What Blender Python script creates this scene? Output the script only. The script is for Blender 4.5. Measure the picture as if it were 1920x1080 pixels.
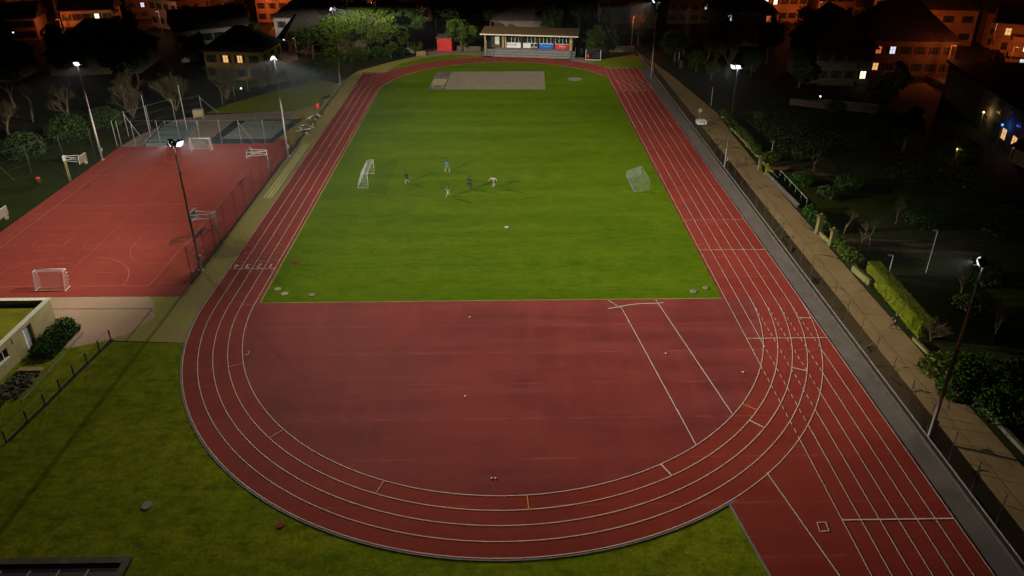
import bpy, math, random
import numpy as np
from mathutils import Vector, Matrix
random.seed(7); rng = np.random.default_rng(11)
PI = math.pi
S = bpy.context.scene; COL = S.collection
for o in list(bpy.data.objects): bpy.data.objects.remove(o)

# ------------------------------------------------------------------ camera
CAM = np.array([0.09306, -59.9452, 38.26601]); YAW, PITCH, ROLL, FPX, PPY = .01276, .44004, -.00328, 1341.457, 392.02
_f = np.array([math.sin(YAW)*math.cos(PITCH), math.cos(YAW)*math.cos(PITCH), -math.sin(PITCH)])
_r = np.array([math.cos(YAW), -math.sin(YAW), 0.]); _u = np.cross(_r, _f)
_r, _u = _r*math.cos(ROLL)+_u*math.sin(ROLL), -_r*math.sin(ROLL)+_u*math.cos(ROLL)
def G(u, v, z=0.):                       # photo pixel (1920x1080) -> point on the horizontal plane at height z
    d = _f+_r*(u-960)/FPX+_u*(PPY-v)/FPX
    t = (z-CAM[2])/d[2]
    return Vector((CAM[0]+d[0]*t, CAM[1]+d[1]*t, z))
cd = bpy.data.cameras.new('camera'); cam = bpy.data.objects.new('camera', cd); COL.objects.link(cam)
cam.matrix_world = Matrix(((_r[0], _u[0], -_f[0], CAM[0]), (_r[1], _u[1], -_f[1], CAM[1]), (_r[2], _u[2], -_f[2], CAM[2]), (0, 0, 0, 1)))
cd.sensor_width = 36; cd.lens = FPX/1920*36; cd.shift_y = (PPY-540)/1920; cd.clip_end = 3000; cd.clip_start = .5
S.camera = cam

# ------------------------------------------------------------------ night sky, exposure
w = bpy.data.worlds.new('World'); S.world = w; w.use_nodes = True
nt = w.node_tree; bg = nt.nodes['Background']
sky = nt.nodes.new('ShaderNodeTexSky'); sky.sky_type = 'NISHITA'; sky.sun_disc = False
sky.sun_elevation = math.radians(2); sky.sun_rotation = math.radians(200)
nt.links.new(sky.outputs[0], bg.inputs[0]); bg.inputs[1].default_value = .0016
S.view_settings.view_transform = 'Standard'; S.view_settings.look = 'None'; S.view_settings.gamma = 1
S.view_settings.exposure = 0.0
w.cycles.sampling_method = 'NONE'
POWER = 1.0
S.render.engine = 'CYCLES'; S.cycles.use_adaptive_sampling = False; S.cycles.light_sampling_threshold = 0.0; S.cycles.max_bounces = 4; S.cycles.diffuse_bounces = 2; S.cycles.glossy_bounces = 2; S.cycles.use_light_tree = True; S.cycles.use_denoising = True; S.cycles.sample_clamp_indirect = .12; S.cycles.sample_clamp_direct = 2.0; S.cycles.denoising_input_passes = 'RGB'

# ------------------------------------------------------------------ object helpers
def tag(o, label=None, cat=None, group=None, kind=None):
    if label: o['label'] = label
    if cat: o['category'] = cat
    if group: o['group'] = group
    if kind: o['kind'] = kind
    return o
def empty(name, loc, rz=0, label=None, cat=None, group=None):
    o = bpy.data.objects.new(name, None); COL.objects.link(o); o.empty_display_size = .3
    o.location = loc; o.rotation_euler = (0, 0, rz); return tag(o, label, cat, group)
def copy_tree(o, parent=None):
    c = o.copy(); COL.objects.link(c); c.parent = parent
    for ch in list(o.children): copy_tree(ch, c)
    return c
class MB:
    def __init__(s): s.v = []; s.f = []
    def quad(s, *p):
        n = len(s.v); s.v += [tuple(q) for q in p]; s.f.append(tuple(range(n, n+len(p)))); return s
    def box(s, c, d, rz=0, rx=0, ry=0):
        n = len(s.v); M_ = Matrix.Rotation(rz, 3, 'Z') @ Matrix.Rotation(ry, 3, 'Y') @ Matrix.Rotation(rx, 3, 'X'); c = Vector(c)
        for x in (-.5, .5):
            for y in (-.5, .5):
                for z in (-.5, .5): s.v.append(tuple(c+M_ @ Vector((x*d[0], y*d[1], z*d[2]))))
        for f in ((0, 1, 3, 2), (4, 6, 7, 5), (0, 4, 5, 1), (2, 3, 7, 6), (0, 2, 6, 4), (1, 5, 7, 3)): s.f.append(tuple(n+i for i in f))
        return s
    def span(s, x0, x1, y0, y1, z0, z1): return s.box(((x0+x1)/2, (y0+y1)/2, (z0+z1)/2), (x1-x0, y1-y0, z1-z0))
    def tube(s, p0, p1, r0, r1=None, n=8, cap=True):
        r1 = r0 if r1 is None else r1; p0 = Vector(p0); p1 = Vector(p1); d = (p1-p0)
        if d.length < 1e-6: return s
        d.normalize(); a = d.orthogonal().normalized(); b = d.cross(a); k = len(s.v)
        for p, r in ((p0, r0), (p1, r1)):
            for i in range(n):
                t = 2*PI*i/n; s.v.append(tuple(p+a*(math.cos(t)*r)+b*(math.sin(t)*r)))
        for i in range(n):
            j = (i+1) % n; s.f.append((k+i, k+j, k+n+j, k+n+i))
        if cap: s.f.append(tuple(k+i for i in reversed(range(n)))); s.f.append(tuple(k+n+i for i in range(n)))
        return s
    def lathe(s, c, prof, n=16):
        k = len(s.v); c = Vector(c)
        for r, z in prof:
            for i in range(n):
                t = 2*PI*i/n; s.v.append((c.x+math.cos(t)*r, c.y+math.sin(t)*r, c.z+z))
        for j in range(len(prof)-1):
            for i in range(n):
                i2 = (i+1) % n; s.f.append((k+j*n+i, k+j*n+i2, k+(j+1)*n+i2, k+(j+1)*n+i))
        s.f.append(tuple(k+i for i in reversed(range(n)))); s.f.append(tuple(k+(len(prof)-1)*n+i for i in range(n)))
        return s
    def poly(s, pts, z): n = len(s.v); s.v += [(p[0], p[1], z) for p in pts]; s.f.append(tuple(range(n, n+len(pts)))); return s
    def ext(s, pts, z0, z1):
        n = len(s.v); m = len(pts); s.v += [(p[0], p[1], z0) for p in pts]+[(p[0], p[1], z1) for p in pts]
        s.f.append(tuple(range(n+m, n+2*m))); s.f.append(tuple(reversed(range(n, n+m))))
        for i in range(m): j = (i+1) % m; s.f.append((n+i, n+j, n+m+j, n+m+i))
        return s
    def leaves(s, P, size, jit=.5):
        P = np.asarray(P); n = len(P)
        a = rng.normal(size=(n, 3)); a /= np.linalg.norm(a, axis=1)[:, None]
        b = rng.normal(size=(n, 3)); b -= (b*a).sum(1)[:, None]*a; b /= np.linalg.norm(b, axis=1)[:, None]
        sz = size*(1-jit+2*jit*rng.random(n))[:, None]
        Q = np.stack([P-a*sz*.5, P+b*sz*.32, P+a*sz*.5, P-b*sz*.32], 1).reshape(-1, 3)
        k = len(s.v); s.v += [tuple(q) for q in Q.tolist()]; s.f += [(k+4*i, k+4*i+1, k+4*i+2, k+4*i+3) for i in range(n)]
        return s
    def build(s, name, mat, parent=None, smooth=False, loc=None):
        me = bpy.data.meshes.new(name); me.from_pydata(s.v, [], s.f); me.materials.append(mat)
        if smooth:
            for p in me.polygons: p.use_smooth = True
        me.update(); o = bpy.data.objects.new(name, me); COL.objects.link(o)
        if parent: o.parent = parent
        if loc is not None: o.location = loc
        return o

# ------------------------------------------------------------------ materials
def new_mat(name):
    m = bpy.data.materials.new(name); m.use_nodes = True; return m, m.node_tree, m.node_tree.nodes['Principled BSDF']
def noise(t, vec, scale, detail=4, rough=.55, mscale=None):
    n = t.nodes.new('ShaderNodeTexNoise'); n.inputs['Scale'].default_value = scale; n.inputs['Detail'].default_value = detail; n.inputs['Roughness'].default_value = rough
    if mscale is not None:
        mp = t.nodes.new('ShaderNodeMapping'); mp.inputs['Scale'].default_value = mscale; t.links.new(vec, mp.inputs[0]); t.links.new(mp.outputs[0], n.inputs[0])
    else: t.links.new(vec, n.inputs[0])
    return n.outputs[0]
def ramp(t, fac, lo, hi):
    n = t.nodes.new('ShaderNodeMapRange'); n.inputs[1].default_value = lo; n.inputs[2].default_value = hi; t.links.new(fac, n.inputs[0]); return n.outputs[0]
def mix(t, fac, a, b):
    n = t.nodes.new('ShaderNodeMix'); n.data_type = 'RGBA'
    if isinstance(fac, (int, float)): n.inputs[0].default_value = fac
    else: t.links.new(fac, n.inputs[0])
    for i, c in ((6, a), (7, b)):
        if isinstance(c, tuple): n.inputs[i].default_value = (*c, 1)
        else: t.links.new(c, n.inputs[i])
    return n.outputs[2]
def M(name, c1, c2=None, scale=3., lo=.35, hi=.65, rough=.8, bump=0, bscale=None, ms=None, metal=0, emit=None, es=1, fine=None, spec=None):
    m, t, b = new_mat(name); b.inputs['Roughness'].default_value = rough; b.inputs['Metallic'].default_value = metal
    b.inputs['Specular IOR Level'].default_value = spec if spec is not None else (.06 if rough >= .8 and metal == 0 else .4)
    tc = t.nodes.new('ShaderNodeTexCoord').outputs['Object']
    if c2 is None: c2 = tuple(x*.82 for x in c1)
    c = mix(t, ramp(t, noise(t, tc, scale, mscale=ms), lo, hi), c1, c2)
    if fine: c = mix(t, ramp(t, noise(t, tc, fine[0], 3), .3, .7), c, mix(t, fine[1], c, fine[2]))
    t.links.new(c, b.inputs['Base Color'])
    if bump:
        bp = t.nodes.new('ShaderNodeBump'); bp.inputs['Strength'].default_value = bump; bp.inputs['Distance'].default_value = .05
        t.links.new(noise(t, tc, bscale or scale*6, 5), bp.inputs['Height']); t.links.new(bp.outputs[0], b.inputs['Normal'])
    if emit: b.inputs['Emission Color'].default_value = (*emit, 1); b.inputs['Emission Strength'].default_value = es; m.cycles.emission_sampling = 'NONE'
    return m
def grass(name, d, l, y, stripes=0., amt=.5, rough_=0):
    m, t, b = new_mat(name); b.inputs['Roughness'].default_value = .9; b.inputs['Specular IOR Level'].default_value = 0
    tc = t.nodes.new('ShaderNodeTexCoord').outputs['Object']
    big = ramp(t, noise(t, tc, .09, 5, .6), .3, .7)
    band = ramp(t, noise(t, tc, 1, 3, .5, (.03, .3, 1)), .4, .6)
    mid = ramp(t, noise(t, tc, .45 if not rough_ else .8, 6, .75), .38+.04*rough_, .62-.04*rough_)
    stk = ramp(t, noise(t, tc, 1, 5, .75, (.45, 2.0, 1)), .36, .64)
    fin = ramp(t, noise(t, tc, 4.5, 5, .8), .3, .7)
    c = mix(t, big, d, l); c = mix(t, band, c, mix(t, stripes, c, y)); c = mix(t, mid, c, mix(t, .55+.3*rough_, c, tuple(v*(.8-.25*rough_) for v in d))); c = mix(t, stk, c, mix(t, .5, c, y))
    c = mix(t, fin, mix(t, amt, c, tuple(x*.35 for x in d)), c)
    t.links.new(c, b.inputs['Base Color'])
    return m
def redrubber(name, a, c2, worn, wamt=.5, seam=2.1):
    m, t, b = new_mat(name); b.inputs['Roughness'].default_value = .75; b.inputs['Specular IOR Level'].default_value = .02
    tc = t.nodes.new('ShaderNodeTexCoord').outputs['Object']
    c = mix(t, ramp(t, noise(t, tc, .075, 6, .65), .4, .6), a, c2)
    c = mix(t, ramp(t, noise(t, tc, 1, 4, .6, (.05, .5, 1)), .42, .75), c, mix(t, wamt, c, worn))
    c = mix(t, ramp(t, noise(t, tc, 1, 4, .6, (.55, .06, 1)), .5, .8), c, mix(t, wamt*.6, c, worn))
    c = mix(t, ramp(t, noise(t, tc, 1, 5, .7, (1.6, 1.1, 1)), .35, .65), mix(t, .2, c, tuple(x*.4 for x in a)), c)
    c = mix(t, ramp(t, noise(t, tc, 9, 4, .85), .3, .7), mix(t, .42, c, tuple(x*.3 for x in a)), c)
    sp = t.nodes.new('ShaderNodeSeparateXYZ'); t.links.new(tc, sp.inputs[0]); pp = t.nodes.new('ShaderNodeMath'); pp.operation = 'PINGPONG'; pp.inputs[1].default_value = seam; t.links.new(sp.outputs[1], pp.inputs[0])
    ml = t.nodes.new('ShaderNodeMath'); ml.operation = 'MULTIPLY'; t.links.new(ramp(t, pp.outputs[0], .09, .03), ml.inputs[0]); t.links.new(ramp(t, noise(t, tc, .35, 3), .42, .6), ml.inputs[1])
    c = mix(t, ml.outputs[0], c, mix(t, .3, c, tuple(x*1.5 for x in worn)))
    t.links.new(c, b.inputs['Base Color'])
    return m
def lane_mat():
    m, t, b = new_mat('cracked_asphalt'); b.inputs['Roughness'].default_value = .9; b.inputs['Specular IOR Level'].default_value = .04
    tc = t.nodes.new('ShaderNodeTexCoord').outputs['Object']
    c = mix(t, ramp(t, noise(t, tc, .35, 5), .3, .7), (.21, .135, .055), (.27, .185, .085))
    c = mix(t, ramp(t, noise(t, tc, 9, 4, .8), .3, .7), mix(t, .35, c, (.06, .05, .035)), c)
    nz = t.nodes.new('ShaderNodeTexNoise'); nz.inputs['Scale'].default_value = .9; nz.inputs['Detail'].default_value = 5; t.links.new(tc, nz.inputs[0])
    ad = t.nodes.new('ShaderNodeVectorMath'); ad.operation = 'MULTIPLY_ADD'; ad.inputs[1].default_value = (1.4, 1.4, 0); t.links.new(nz.outputs['Color'], ad.inputs[0]); t.links.new(tc, ad.inputs[2])
    vo = t.nodes.new('ShaderNodeTexVoronoi'); vo.feature = 'DISTANCE_TO_EDGE'; vo.inputs['Scale'].default_value = .42; t.links.new(ad.outputs[0], vo.inputs[0])
    edge = ramp(t, vo.outputs[0], .03, .012); sel = ramp(t, noise(t, tc, .22, 3), .47, .56)
    mu = t.nodes.new('ShaderNodeMath'); mu.operation = 'MULTIPLY'; t.links.new(edge, mu.inputs[0]); t.links.new(sel, mu.inputs[1])
    c = mix(t, mu.outputs[0], c, (.03, .025, .02)); t.links.new(c, b.inputs['Base Color']); return m
m = {}
m['infield'] = grass('infield_grass', (.045, .105, .0014), (.092, .155, .003), (.15, .205, .006), .6, .7)
m['lawn'] = grass('lawn_grass', (.09, .16, .004), (.21, .24, .008), (.3, .28, .018), .4, .75, 1)
m['roofgrass'] = grass('roof_grass', (.1, .11, .006), (.22, .22, .014), (.3, .27, .03), .5, .6)
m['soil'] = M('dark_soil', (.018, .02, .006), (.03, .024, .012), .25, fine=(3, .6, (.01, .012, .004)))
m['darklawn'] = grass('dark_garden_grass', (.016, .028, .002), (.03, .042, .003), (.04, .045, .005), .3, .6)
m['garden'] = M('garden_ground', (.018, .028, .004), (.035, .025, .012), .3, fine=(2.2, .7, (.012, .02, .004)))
m['track'] = redrubber('red_track', (.27, .038, .024), (.21, .03, .02), (.32, .062, .045), .4)
m['dzone'] = redrubber('red_dzone', (.235, .04, .031), (.15, .028, .027), (.3, .07, .055), .55)
m['court'] = redrubber('red_court', (.34, .058, .036), (.3, .05, .036), (.4, .085, .06), .35)
m['smear'] = M('faint_smear', (.25, .047, .037), (.19, .035, .029), .9)
m['line'] = M('line_paint', (.66, .55, .47), (.5, .4, .34), 1.4)
m['linefaint'] = M('worn_paint', (.4, .085, .058), (.44, .13, .095), .6)
m['courtline'] = M('faded_court_paint', (.42, .11, .08), (.5, .2, .15), .6)
m['linered'] = M('thin_red_paint', (.55, .3, .25), (.5, .24, .2), .6)
m['yellow'] = M('yellow_paint', (.85, .84, .4), (.75, .73, .35), 2)
m['orange'] = M('orange_paint', (.7, .28, .05), None, 2)
m['paver'] = M('paver_path', (.3, .27, .045), (.27, .2, .08), .16, rough=.9, fine=(5, .4, (.1, .09, .04)))
m['asphalt'] = M('grey_asphalt', (.11, .09, .078), (.16, .13, .115), .5, rough=.9, fine=(7, .4, (.06, .055, .05)))
m['gpath'] = M('dark_garden_path', (.07, .045, .022), (.05, .035, .018), .6)
m['mossy'] = M('mossy_stone', (.13, .12, .04), (.08, .075, .03), 2.5)
m['rock'] = M('dark_rock', (.1, .09, .06), (.06, .055, .035), 2)
m['pinkpave'] = M('pinkish_asphalt', (.46, .29, .2), (.38, .27, .16), .3, rough=.9, fine=(6, .35, (.16, .11, .08)))
m['plaza'] = M('plaza_asphalt', (.2, .16, .14), (.26, .19, .15), .3, rough=.9, fine=(6, .4, (.07, .06, .05)))
m['lane'] = lane_mat()
m['sand'] = M('grey_dirt', (.2, .17, .12), (.27, .23, .16), .8, rough=.95, fine=(4, .5, (.1, .085, .06)), ms=(.5, 1.6, 1))
m['concrete'] = M('concrete', (.3, .26, .13), (.24, .2, .1), 1.2, rough=.85, bump=.15)
m['greyconc'] = M('grey_concrete', (.2, .19, .18), (.15, .14, .135), 1.5, rough=.85)
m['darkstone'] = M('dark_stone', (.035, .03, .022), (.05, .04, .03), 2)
m['coping'] = M('pale_coping', (.68, .64, .5), None, 2, rough=.5)
m['galv'] = M('galvanised_steel', (.45, .45, .43), (.36, .36, .35), 3, rough=.45, metal=.5)
m['mast'] = M('mast_steel', (.4, .36, .34), (.3, .26, .24), 1, rough=.5, metal=.3)
m['dsteel'] = M('dark_steel', (.06, .055, .05), None, 3, rough=.5, metal=.4)
m['white'] = M('white_paint', (.78, .78, .76), None, 3, rough=.45)
m['net'] = M('white_net', (.7, .7, .7), None, 5)
m['red'] = M('red_paint', (.6, .025, .02), (.45, .02, .015), 2, rough=.5)
m['black'] = M('black_plastic', (.02, .02, .02), None, 3, rough=.5)
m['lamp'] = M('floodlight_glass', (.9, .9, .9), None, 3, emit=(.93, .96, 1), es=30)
m['sodium'] = M('sodium_glass', (.9, .5, .3), None, 3, emit=(1, .42, .18), es=14)
m['warmwin'] = M('warm_window', (.3, .2, .1), None, 3, emit=(1, .55, .2), es=.9)
m['redwin'] = M('curtained_window', (.3, .1, .05), None, 3, emit=(1, .2, .07), es=.55)
m['coolwin'] = M('cool_window', (.3, .3, .3), None, 3, emit=(.8, .85, 1), es=1.0)
m['brightwin'] = M('bright_window', (.3, .3, .2), None, 3, emit=(1, .82, .5), es=2.2)
m['glass'] = M('dark_glass', (.012, .02, .014), None, 2, rough=.3, spec=.25)
m['shutter'] = M('window_shutter', (.05, .045, .04), None, 6)
m['roof'] = M('dark_roof_tiles', (.03, .026, .024), (.05, .04, .035), 1.5, bump=.3)
m['plaster'] = M('darkened_beige_plaster', (.13, .1, .07), (.1, .08, .055), .7)  # beige darkened to stand in for light missing on the houses
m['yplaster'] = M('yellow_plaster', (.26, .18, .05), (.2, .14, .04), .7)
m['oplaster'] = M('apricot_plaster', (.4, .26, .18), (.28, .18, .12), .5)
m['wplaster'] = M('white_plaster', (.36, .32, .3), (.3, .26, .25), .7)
m['wood'] = M('brown_wood', (.1, .06, .028), (.07, .042, .02), 2, ms=(1, 1, 6))
m['pwood'] = M('pale_wood', (.36, .27, .12), (.28, .2, .09), 2)
m['bark'] = M('tree_bark', (.08, .06, .035), (.11, .085, .05), 3)
m['palebark'] = M('pale_bark', (.11, .09, .045), (.08, .07, .035), 3)
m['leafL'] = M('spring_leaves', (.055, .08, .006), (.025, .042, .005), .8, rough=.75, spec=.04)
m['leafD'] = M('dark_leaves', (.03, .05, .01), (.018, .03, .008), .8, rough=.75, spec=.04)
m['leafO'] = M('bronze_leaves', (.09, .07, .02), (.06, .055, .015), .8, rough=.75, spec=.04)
m['hedge'] = M('hedge_leaves', (.15, .17, .008), (.08, .11, .006), 1.5, rough=.75, spec=.04)
m['shrub'] = M('shrub_leaves', (.035, .08, .008), (.018, .045, .006), 1.5, rough=.75, spec=.04)
m['tarp'] = M('green_grey_tarp', (.15, .17, .15), (.2, .21, .18), .35, rough=.6, fine=(2, .3, (.08, .1, .08)), ms=(.4, 1.5, 1))
m['tarp2'] = M('teal_mesh_cover', (.13, .19, .19), (.08, .11, .1), .8, rough=.6, ms=(.25, 2.2, 1))
m['darkmat'] = M('dark_mat', (.02, .025, .035), None, 2, rough=.7)
m['blue'] = M('blue_banner', (.01, .13, .5), (.01, .1, .42), .6)
m['cloth'] = M('grey_cloth', (.35, .36, .4), None, 2)

# ------------------------------------------------------------------ ground sheets
R0, LW, LY = 24.38, 1.22, 73.9
def arc(cx, cy, r, a0, a1, n): return [(cx+r*math.cos(math.radians(a0+(a1-a0)*i/n)), cy+r*math.sin(math.radians(a0+(a1-a0)*i/n))) for i in range(n+1)]
def sheet(name, pts, z, mat, kind='structure', label=None):
    o = MB().poly(pts, z).build(name, mat); return tag(o, label=label, kind=kind)
def px(*pts): return [tuple(G(*p)[:2]) for p in pts]
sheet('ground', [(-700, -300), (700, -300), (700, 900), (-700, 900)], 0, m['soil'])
sheet('lawn', [(-35.3, -6.1), (-27, -6.5), (-27, -1), (16.2, -20), (16.2, -70), (-44, -70), (-42, -45)], .02, m['lawn'], label='dim green lawn outside the near bend of the track')
far = px((690, 131), (745, 118), (800, 111), (860, 106), (906, 104)); far = [(-34, 70), (-27.7, 92.5)]+[(-22.5, 98.2), (-17.3, 103.0), (-13.6, 105.5), (-4.4, 104.4), (-4.4, 95), (-20, 80)]
sheet('lawn', far, .018, m['lawn'], label='strip of green lawn behind the far bend, left of the grandstand')
sheet('lawn', [(15, 88), (19.3, 98.2), (21.8, 99.6), (31.0, 105.6), (30.9, 92), (29.4, 80), (24, 84)], .018, m['lawn'], label='green lawn corner right of the grandstand')
sheet('lawn', px((385, 213), (565, 209), (640, 185), (650, 170), (640, 158), (600, 150), (500, 175), (430, 195)), .018, m['lawn'], label='sloping green lawn beyond the jumping pits')
sheet('lawn', [(-75, 2), (-59.4, 8), (-59.4, 44), (-57.2, 50), (-66, 50), (-75, 30)], .012, m['darklawn'], label='dark grass strip left of the red court')
sheet('path', [(-47.5, -6.5), (-38.5, -7), (-35.6, -5.9), (-28.6, -6.4), (-27.5, 0), (-27.5, 62), (-28.2, 72), (-28, 80), (-25, 89), (-22.5, 97.2), (-17.8, 102.2), (-13.3, 105.6), (-4.4, 104.5), (-4.4, 106.2), (-13.6, 107.3), (-19.5, 104.5), (-25.4, 98.3), (-30.7, 91), (-33.4, 80), (-32.5, 72), (-34, 66), (-37, 63.3), (-37, 45), (-32.28, 45), (-32.28, 1.55), (-50.5, 1.55), (-50.5, -2.5), (-47.5, -2.5)], .026, m['paver'], label='khaki gravel path between the court fence and the track')
sheet('path', [(-41.9, -3), (-38, -4), (-35.7, -5.8), (-37, -19), (-39, -35), (-44, -35), (-43, -14)], .022, m['lawn'], label='grassy path between the concrete building and the low railing')
sheet('pavement', [(-47.5, -6.4), (-38.5, -6.9), (-35.8, -5.75), (-34.5, -4.9), (-33.2, -2.2), (-34.6, .6), (-35.5, 1.56), (-50.4, 1.6), (-50.4, -2.4), (-47.4, -2.4)], .03, m['pinkpave'], label='pinkish asphalt apron between the red court and the concrete building')
sheet('plaza', [(-59.2, 45.1), (-58.5, 51), (-55.8, 58.5), (-51.8, 61), (-36.6, 63.2), (-36.9, 45.1)], .03, m['plaza'], label='grey asphalt around the jumping pits')
sheet('plaza', [(15.4, 100.3), (14.5, 96.8), (17.8, 96.0), (21.5, 98.7), (18.7, 101), (17.6, 103)], .03, m['plaza'], label='grey paving at the right end of the grandstand')
sheet('plaza', [(-19.3, 105.0), (-13.6, 107.2), (-4.4, 106.1), (-4.4, 112), (-22, 112)], .024, m['plaza'], label='grey yard in front of the red container')
sheet('pavement', [(29.4, -60), (30.95, -60), (30.95, 92), (29.4, 92)], .03, m['asphalt'], label='narrow grey pavement between the track and the fence')
sheet('verge', [(30.95, -60), (34.0, -60), (34.0, 5), (31.6, 20), (31.3, 110), (30.95, 110)], .02, m['soil'])
lane_pts = [(31.35, -60), (36.6, -60), (36.75, -20), (36.6, 0), (36.6, 30), (37.0, 50), (37.6, 60), (36.2, 75), (35.2, 86), (33.6, 97), (31.6, 108), (31.35, 108)]
sheet('road', lane_pts, .034, m['lane'], label='cracked asphalt lane beyond the right-hand fence')
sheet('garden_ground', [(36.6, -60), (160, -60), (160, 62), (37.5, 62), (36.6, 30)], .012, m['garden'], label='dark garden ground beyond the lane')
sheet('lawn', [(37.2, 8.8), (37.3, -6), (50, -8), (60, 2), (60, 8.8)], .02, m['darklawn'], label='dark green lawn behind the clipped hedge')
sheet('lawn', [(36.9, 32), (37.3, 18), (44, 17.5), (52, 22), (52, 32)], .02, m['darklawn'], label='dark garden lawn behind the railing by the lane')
for a in ((((1560, 446), (1720, 452), (1760, 457), (1740, 463), (1560, 453))), (((1575, 461), (1760, 469), (1840, 474), (1840, 480), (1590, 470))), (((1440, 314), (1475, 312), (1530, 318), (1620, 345), (1600, 352), (1520, 326)))):
    sheet('path', px(*a), .03, m['gpath'], label='narrow garden path right of the lane')
sheet('parking_lot', px((1680, 170), (1712, 158), (1735, 155), (1762, 178), (1758, 190), (1690, 188)), .03, m['asphalt'], label='forecourt under orange street light')
sheet('road', px((1700, 120), (1730, 120), (1805, 160), (1800, 170), (1760, 162)), .034, m['asphalt'], label='town street under orange street light')
sheet('road', px((505, 60), (520, 40), (545, 80), (560, 112), (480, 140), (455, 150), (470, 130), (510, 105)), .02, m['asphalt'], label='town street behind the left floodlight')

# running track : separate overlapping sheets 3 mm apart, one object
t = MB(); RO = R0+4*LW+.08
t.poly(arc(0, 0, RO, 180, 360, 90)+arc(0, LY, RO, 0, 180, 90), .05)
t.poly([(R0-2*LW, -62), (RO, -62), (RO, 91.95), (R0-2*LW, 91.95)], .053)
t.poly([(-RO, 60), (-24, 60), (-24, 89.8), (-RO, 89.8)], .053)
t.poly([(14.95, -25.1), (R0-2*LW, -19), (R0-2*LW, -62), (21, -62)], .056)
tag(t.build('running_track', m['track']), kind='structure', label='red rubber running track with four lanes round and six on the right straight')
dz = MB().poly(arc(0, 0, R0, 180, 360, 90)+[(R0-2.4, .1), (-R0, .1)], .059); tag(dz.build('running_track', m['dzone']), kind='structure', label='red half-circle area inside the near bend')
gi = [(-23.85, .12), (21.62, .12), (21.62, 84.3)]+[p for p in arc(0, LY, 24.1, 26, 180, 90)][0:]+[(-23.85, LY)]
sheet('infield_grass', gi, .064, m['infield'], label='bright green playing field inside the track')
# pale edging between rubber and turf
k = MB()
def strip(mb, p, q, wd, z):
    p = Vector((p[0], p[1])); q = Vector((q[0], q[1])); d = (q-p); d.normalize(); nrm = Vector((-d.y, d.x))*wd/2
    mb.quad((p.x-nrm.x, p.y-nrm.y, z), (q.x-nrm.x, q.y-nrm.y, z), (q.x+nrm.x, q.y+nrm.y, z), (p.x+nrm.x, p.y+nrm.y, z))
def ring(mb, cx, cy, r, wd, a0, a1, z, n=120):
    A = arc(cx, cy, r-wd/2, a0, a1, n); B = arc(cx, cy, r+wd/2, a0, a1, n)
    for i in range(n): mb.quad((*A[i], z), (*B[i], z), (*B[i+1], z), (*A[i+1], z))
strip(k, (-23.93, .1), (-23.93, LY), .16, .067); ring(k, 0, LY, 24.1, .16, 29, 180, .067); strip(k, (-23.9, .06), (21.6, .06), .1, .067)
tag(k.build('turf_edging', m['paver']), kind='structure', label='narrow edging around the playing field')
k = MB(); ring(k, 0, 0, RO+.05, .1, 180, 302, .058); strip(k, (14.95, -25.1), (21, -62), .16, .059); tag(k.build('track_kerb', m['greyconc']), kind='structure', label='grey kerb along the outer edge of the near bend')
# infield dirt court with throwing circles
sheet('dirt_court', [(-13.9, 76.2), (8.4, 75.7), (8.9, 89.7), (-13.4, 89.8)], .07, m['sand'], label='bare dirt rectangle at the far end of the field')
sheet('dirt_court', [(-14.4, 76.25), (-11.2, 76.2), (-10.7, 89.8), (-13.9, 89.85)], .075, m['asphalt'], label='grey slab with throwing circles at the left end of the dirt court')
sheet('dirt_court', [(-14.2, 79.2), (-11.4, 79.15), (-11.2, 84), (-14.0, 84.1)], .08, m['concrete'], label='pale square inside the throwing slab')
c_ = MB(); ring(c_, -12.7, 78.0, 1.05, .12, 0, 360, .085, 40); ring(c_, -12.6, 82, 1.15, .12, 0, 360, .085, 40); tag(c_.build('circle_markings', m['line']), kind='structure')
sheet('concrete_disc', arc(14.8, 83.1, 1.5, 0, 355, 40), .068, m['greyconc'], label='round concrete throwing pad on the grass')

# lane markings
L = MB(); W = .058; z1, z2 = .074, .079
for i in range(5):
    r = R0+LW*i
    ring(L, 0, 0, r, W, 180, 360, z1); ring(L, 0, LY, r, W*.8, 0, 180, z1)
    strip(L, (-r, 0), (-r, LY), W, z1)
def dashed(mb, x, y0, y1, on=.45, off=.4):
    y = y1
    while y > y0: strip(mb, (x, max(y-on, y0)), (x, y), .06, z2); y -= on+off
for i in range(7):
    x = R0-2*LW+LW*i; yi = -math.sqrt(max(R0*R0-x*x, 0)); yo = -math.sqrt(max(29.26**2-x*x, 0))
    if i == 6: strip(L, (x, -62), (x, 91.9), W, z2)
    else:
        strip(L, (x, yi), (x, LY-yi if i < 2 else LY), W, z2); strip(L, (x, -62), (x, yo), W, z2); dashed(L, x, yo, yi)
        yf = min(LY-yo, 91.9); dashed(L, x, LY-yi, yf, .5, .5)
        if yf < 91.9: strip(L, (x, yf), (x, 91.9), .05, z2)
strip(L, (21.94, 91.9), (29.26, 91.9), .09, z2+.002)
for i in range(5):
    x = -R0-LW*i; yo = LY+math.sqrt(max(29.26**2-x*x, 0)); strip(L, (x, min(yo, 89.7)), (x, 89.8), .05, z2)
    if yo < 89.8: dashed(L, x, LY+(math.sqrt(max(R0*R0-x*x, 0))), yo, .5, .5)
strip(L, (-29.26, 89.8), (-24.4, 89.8), .09, z2+.002)
for y in (6.75, 55.9, 66.6): strip(L, (-29.26, y), (-R0, y), .09 if y < 7 else .06, z2+.002)
for y in (-6.72, 10.0, 17.6): strip(L, (21.94, y), (29.26, y), .08 if y != 17.6 else .05, z2+.002)
strip(L, (21.94, -26.75), (29.26, -26.75), .1, z2+.002)
strip(L, (21.94, 76.2), (29.26, 76.2), .04, z2+.002)
tl = MB()
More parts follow.
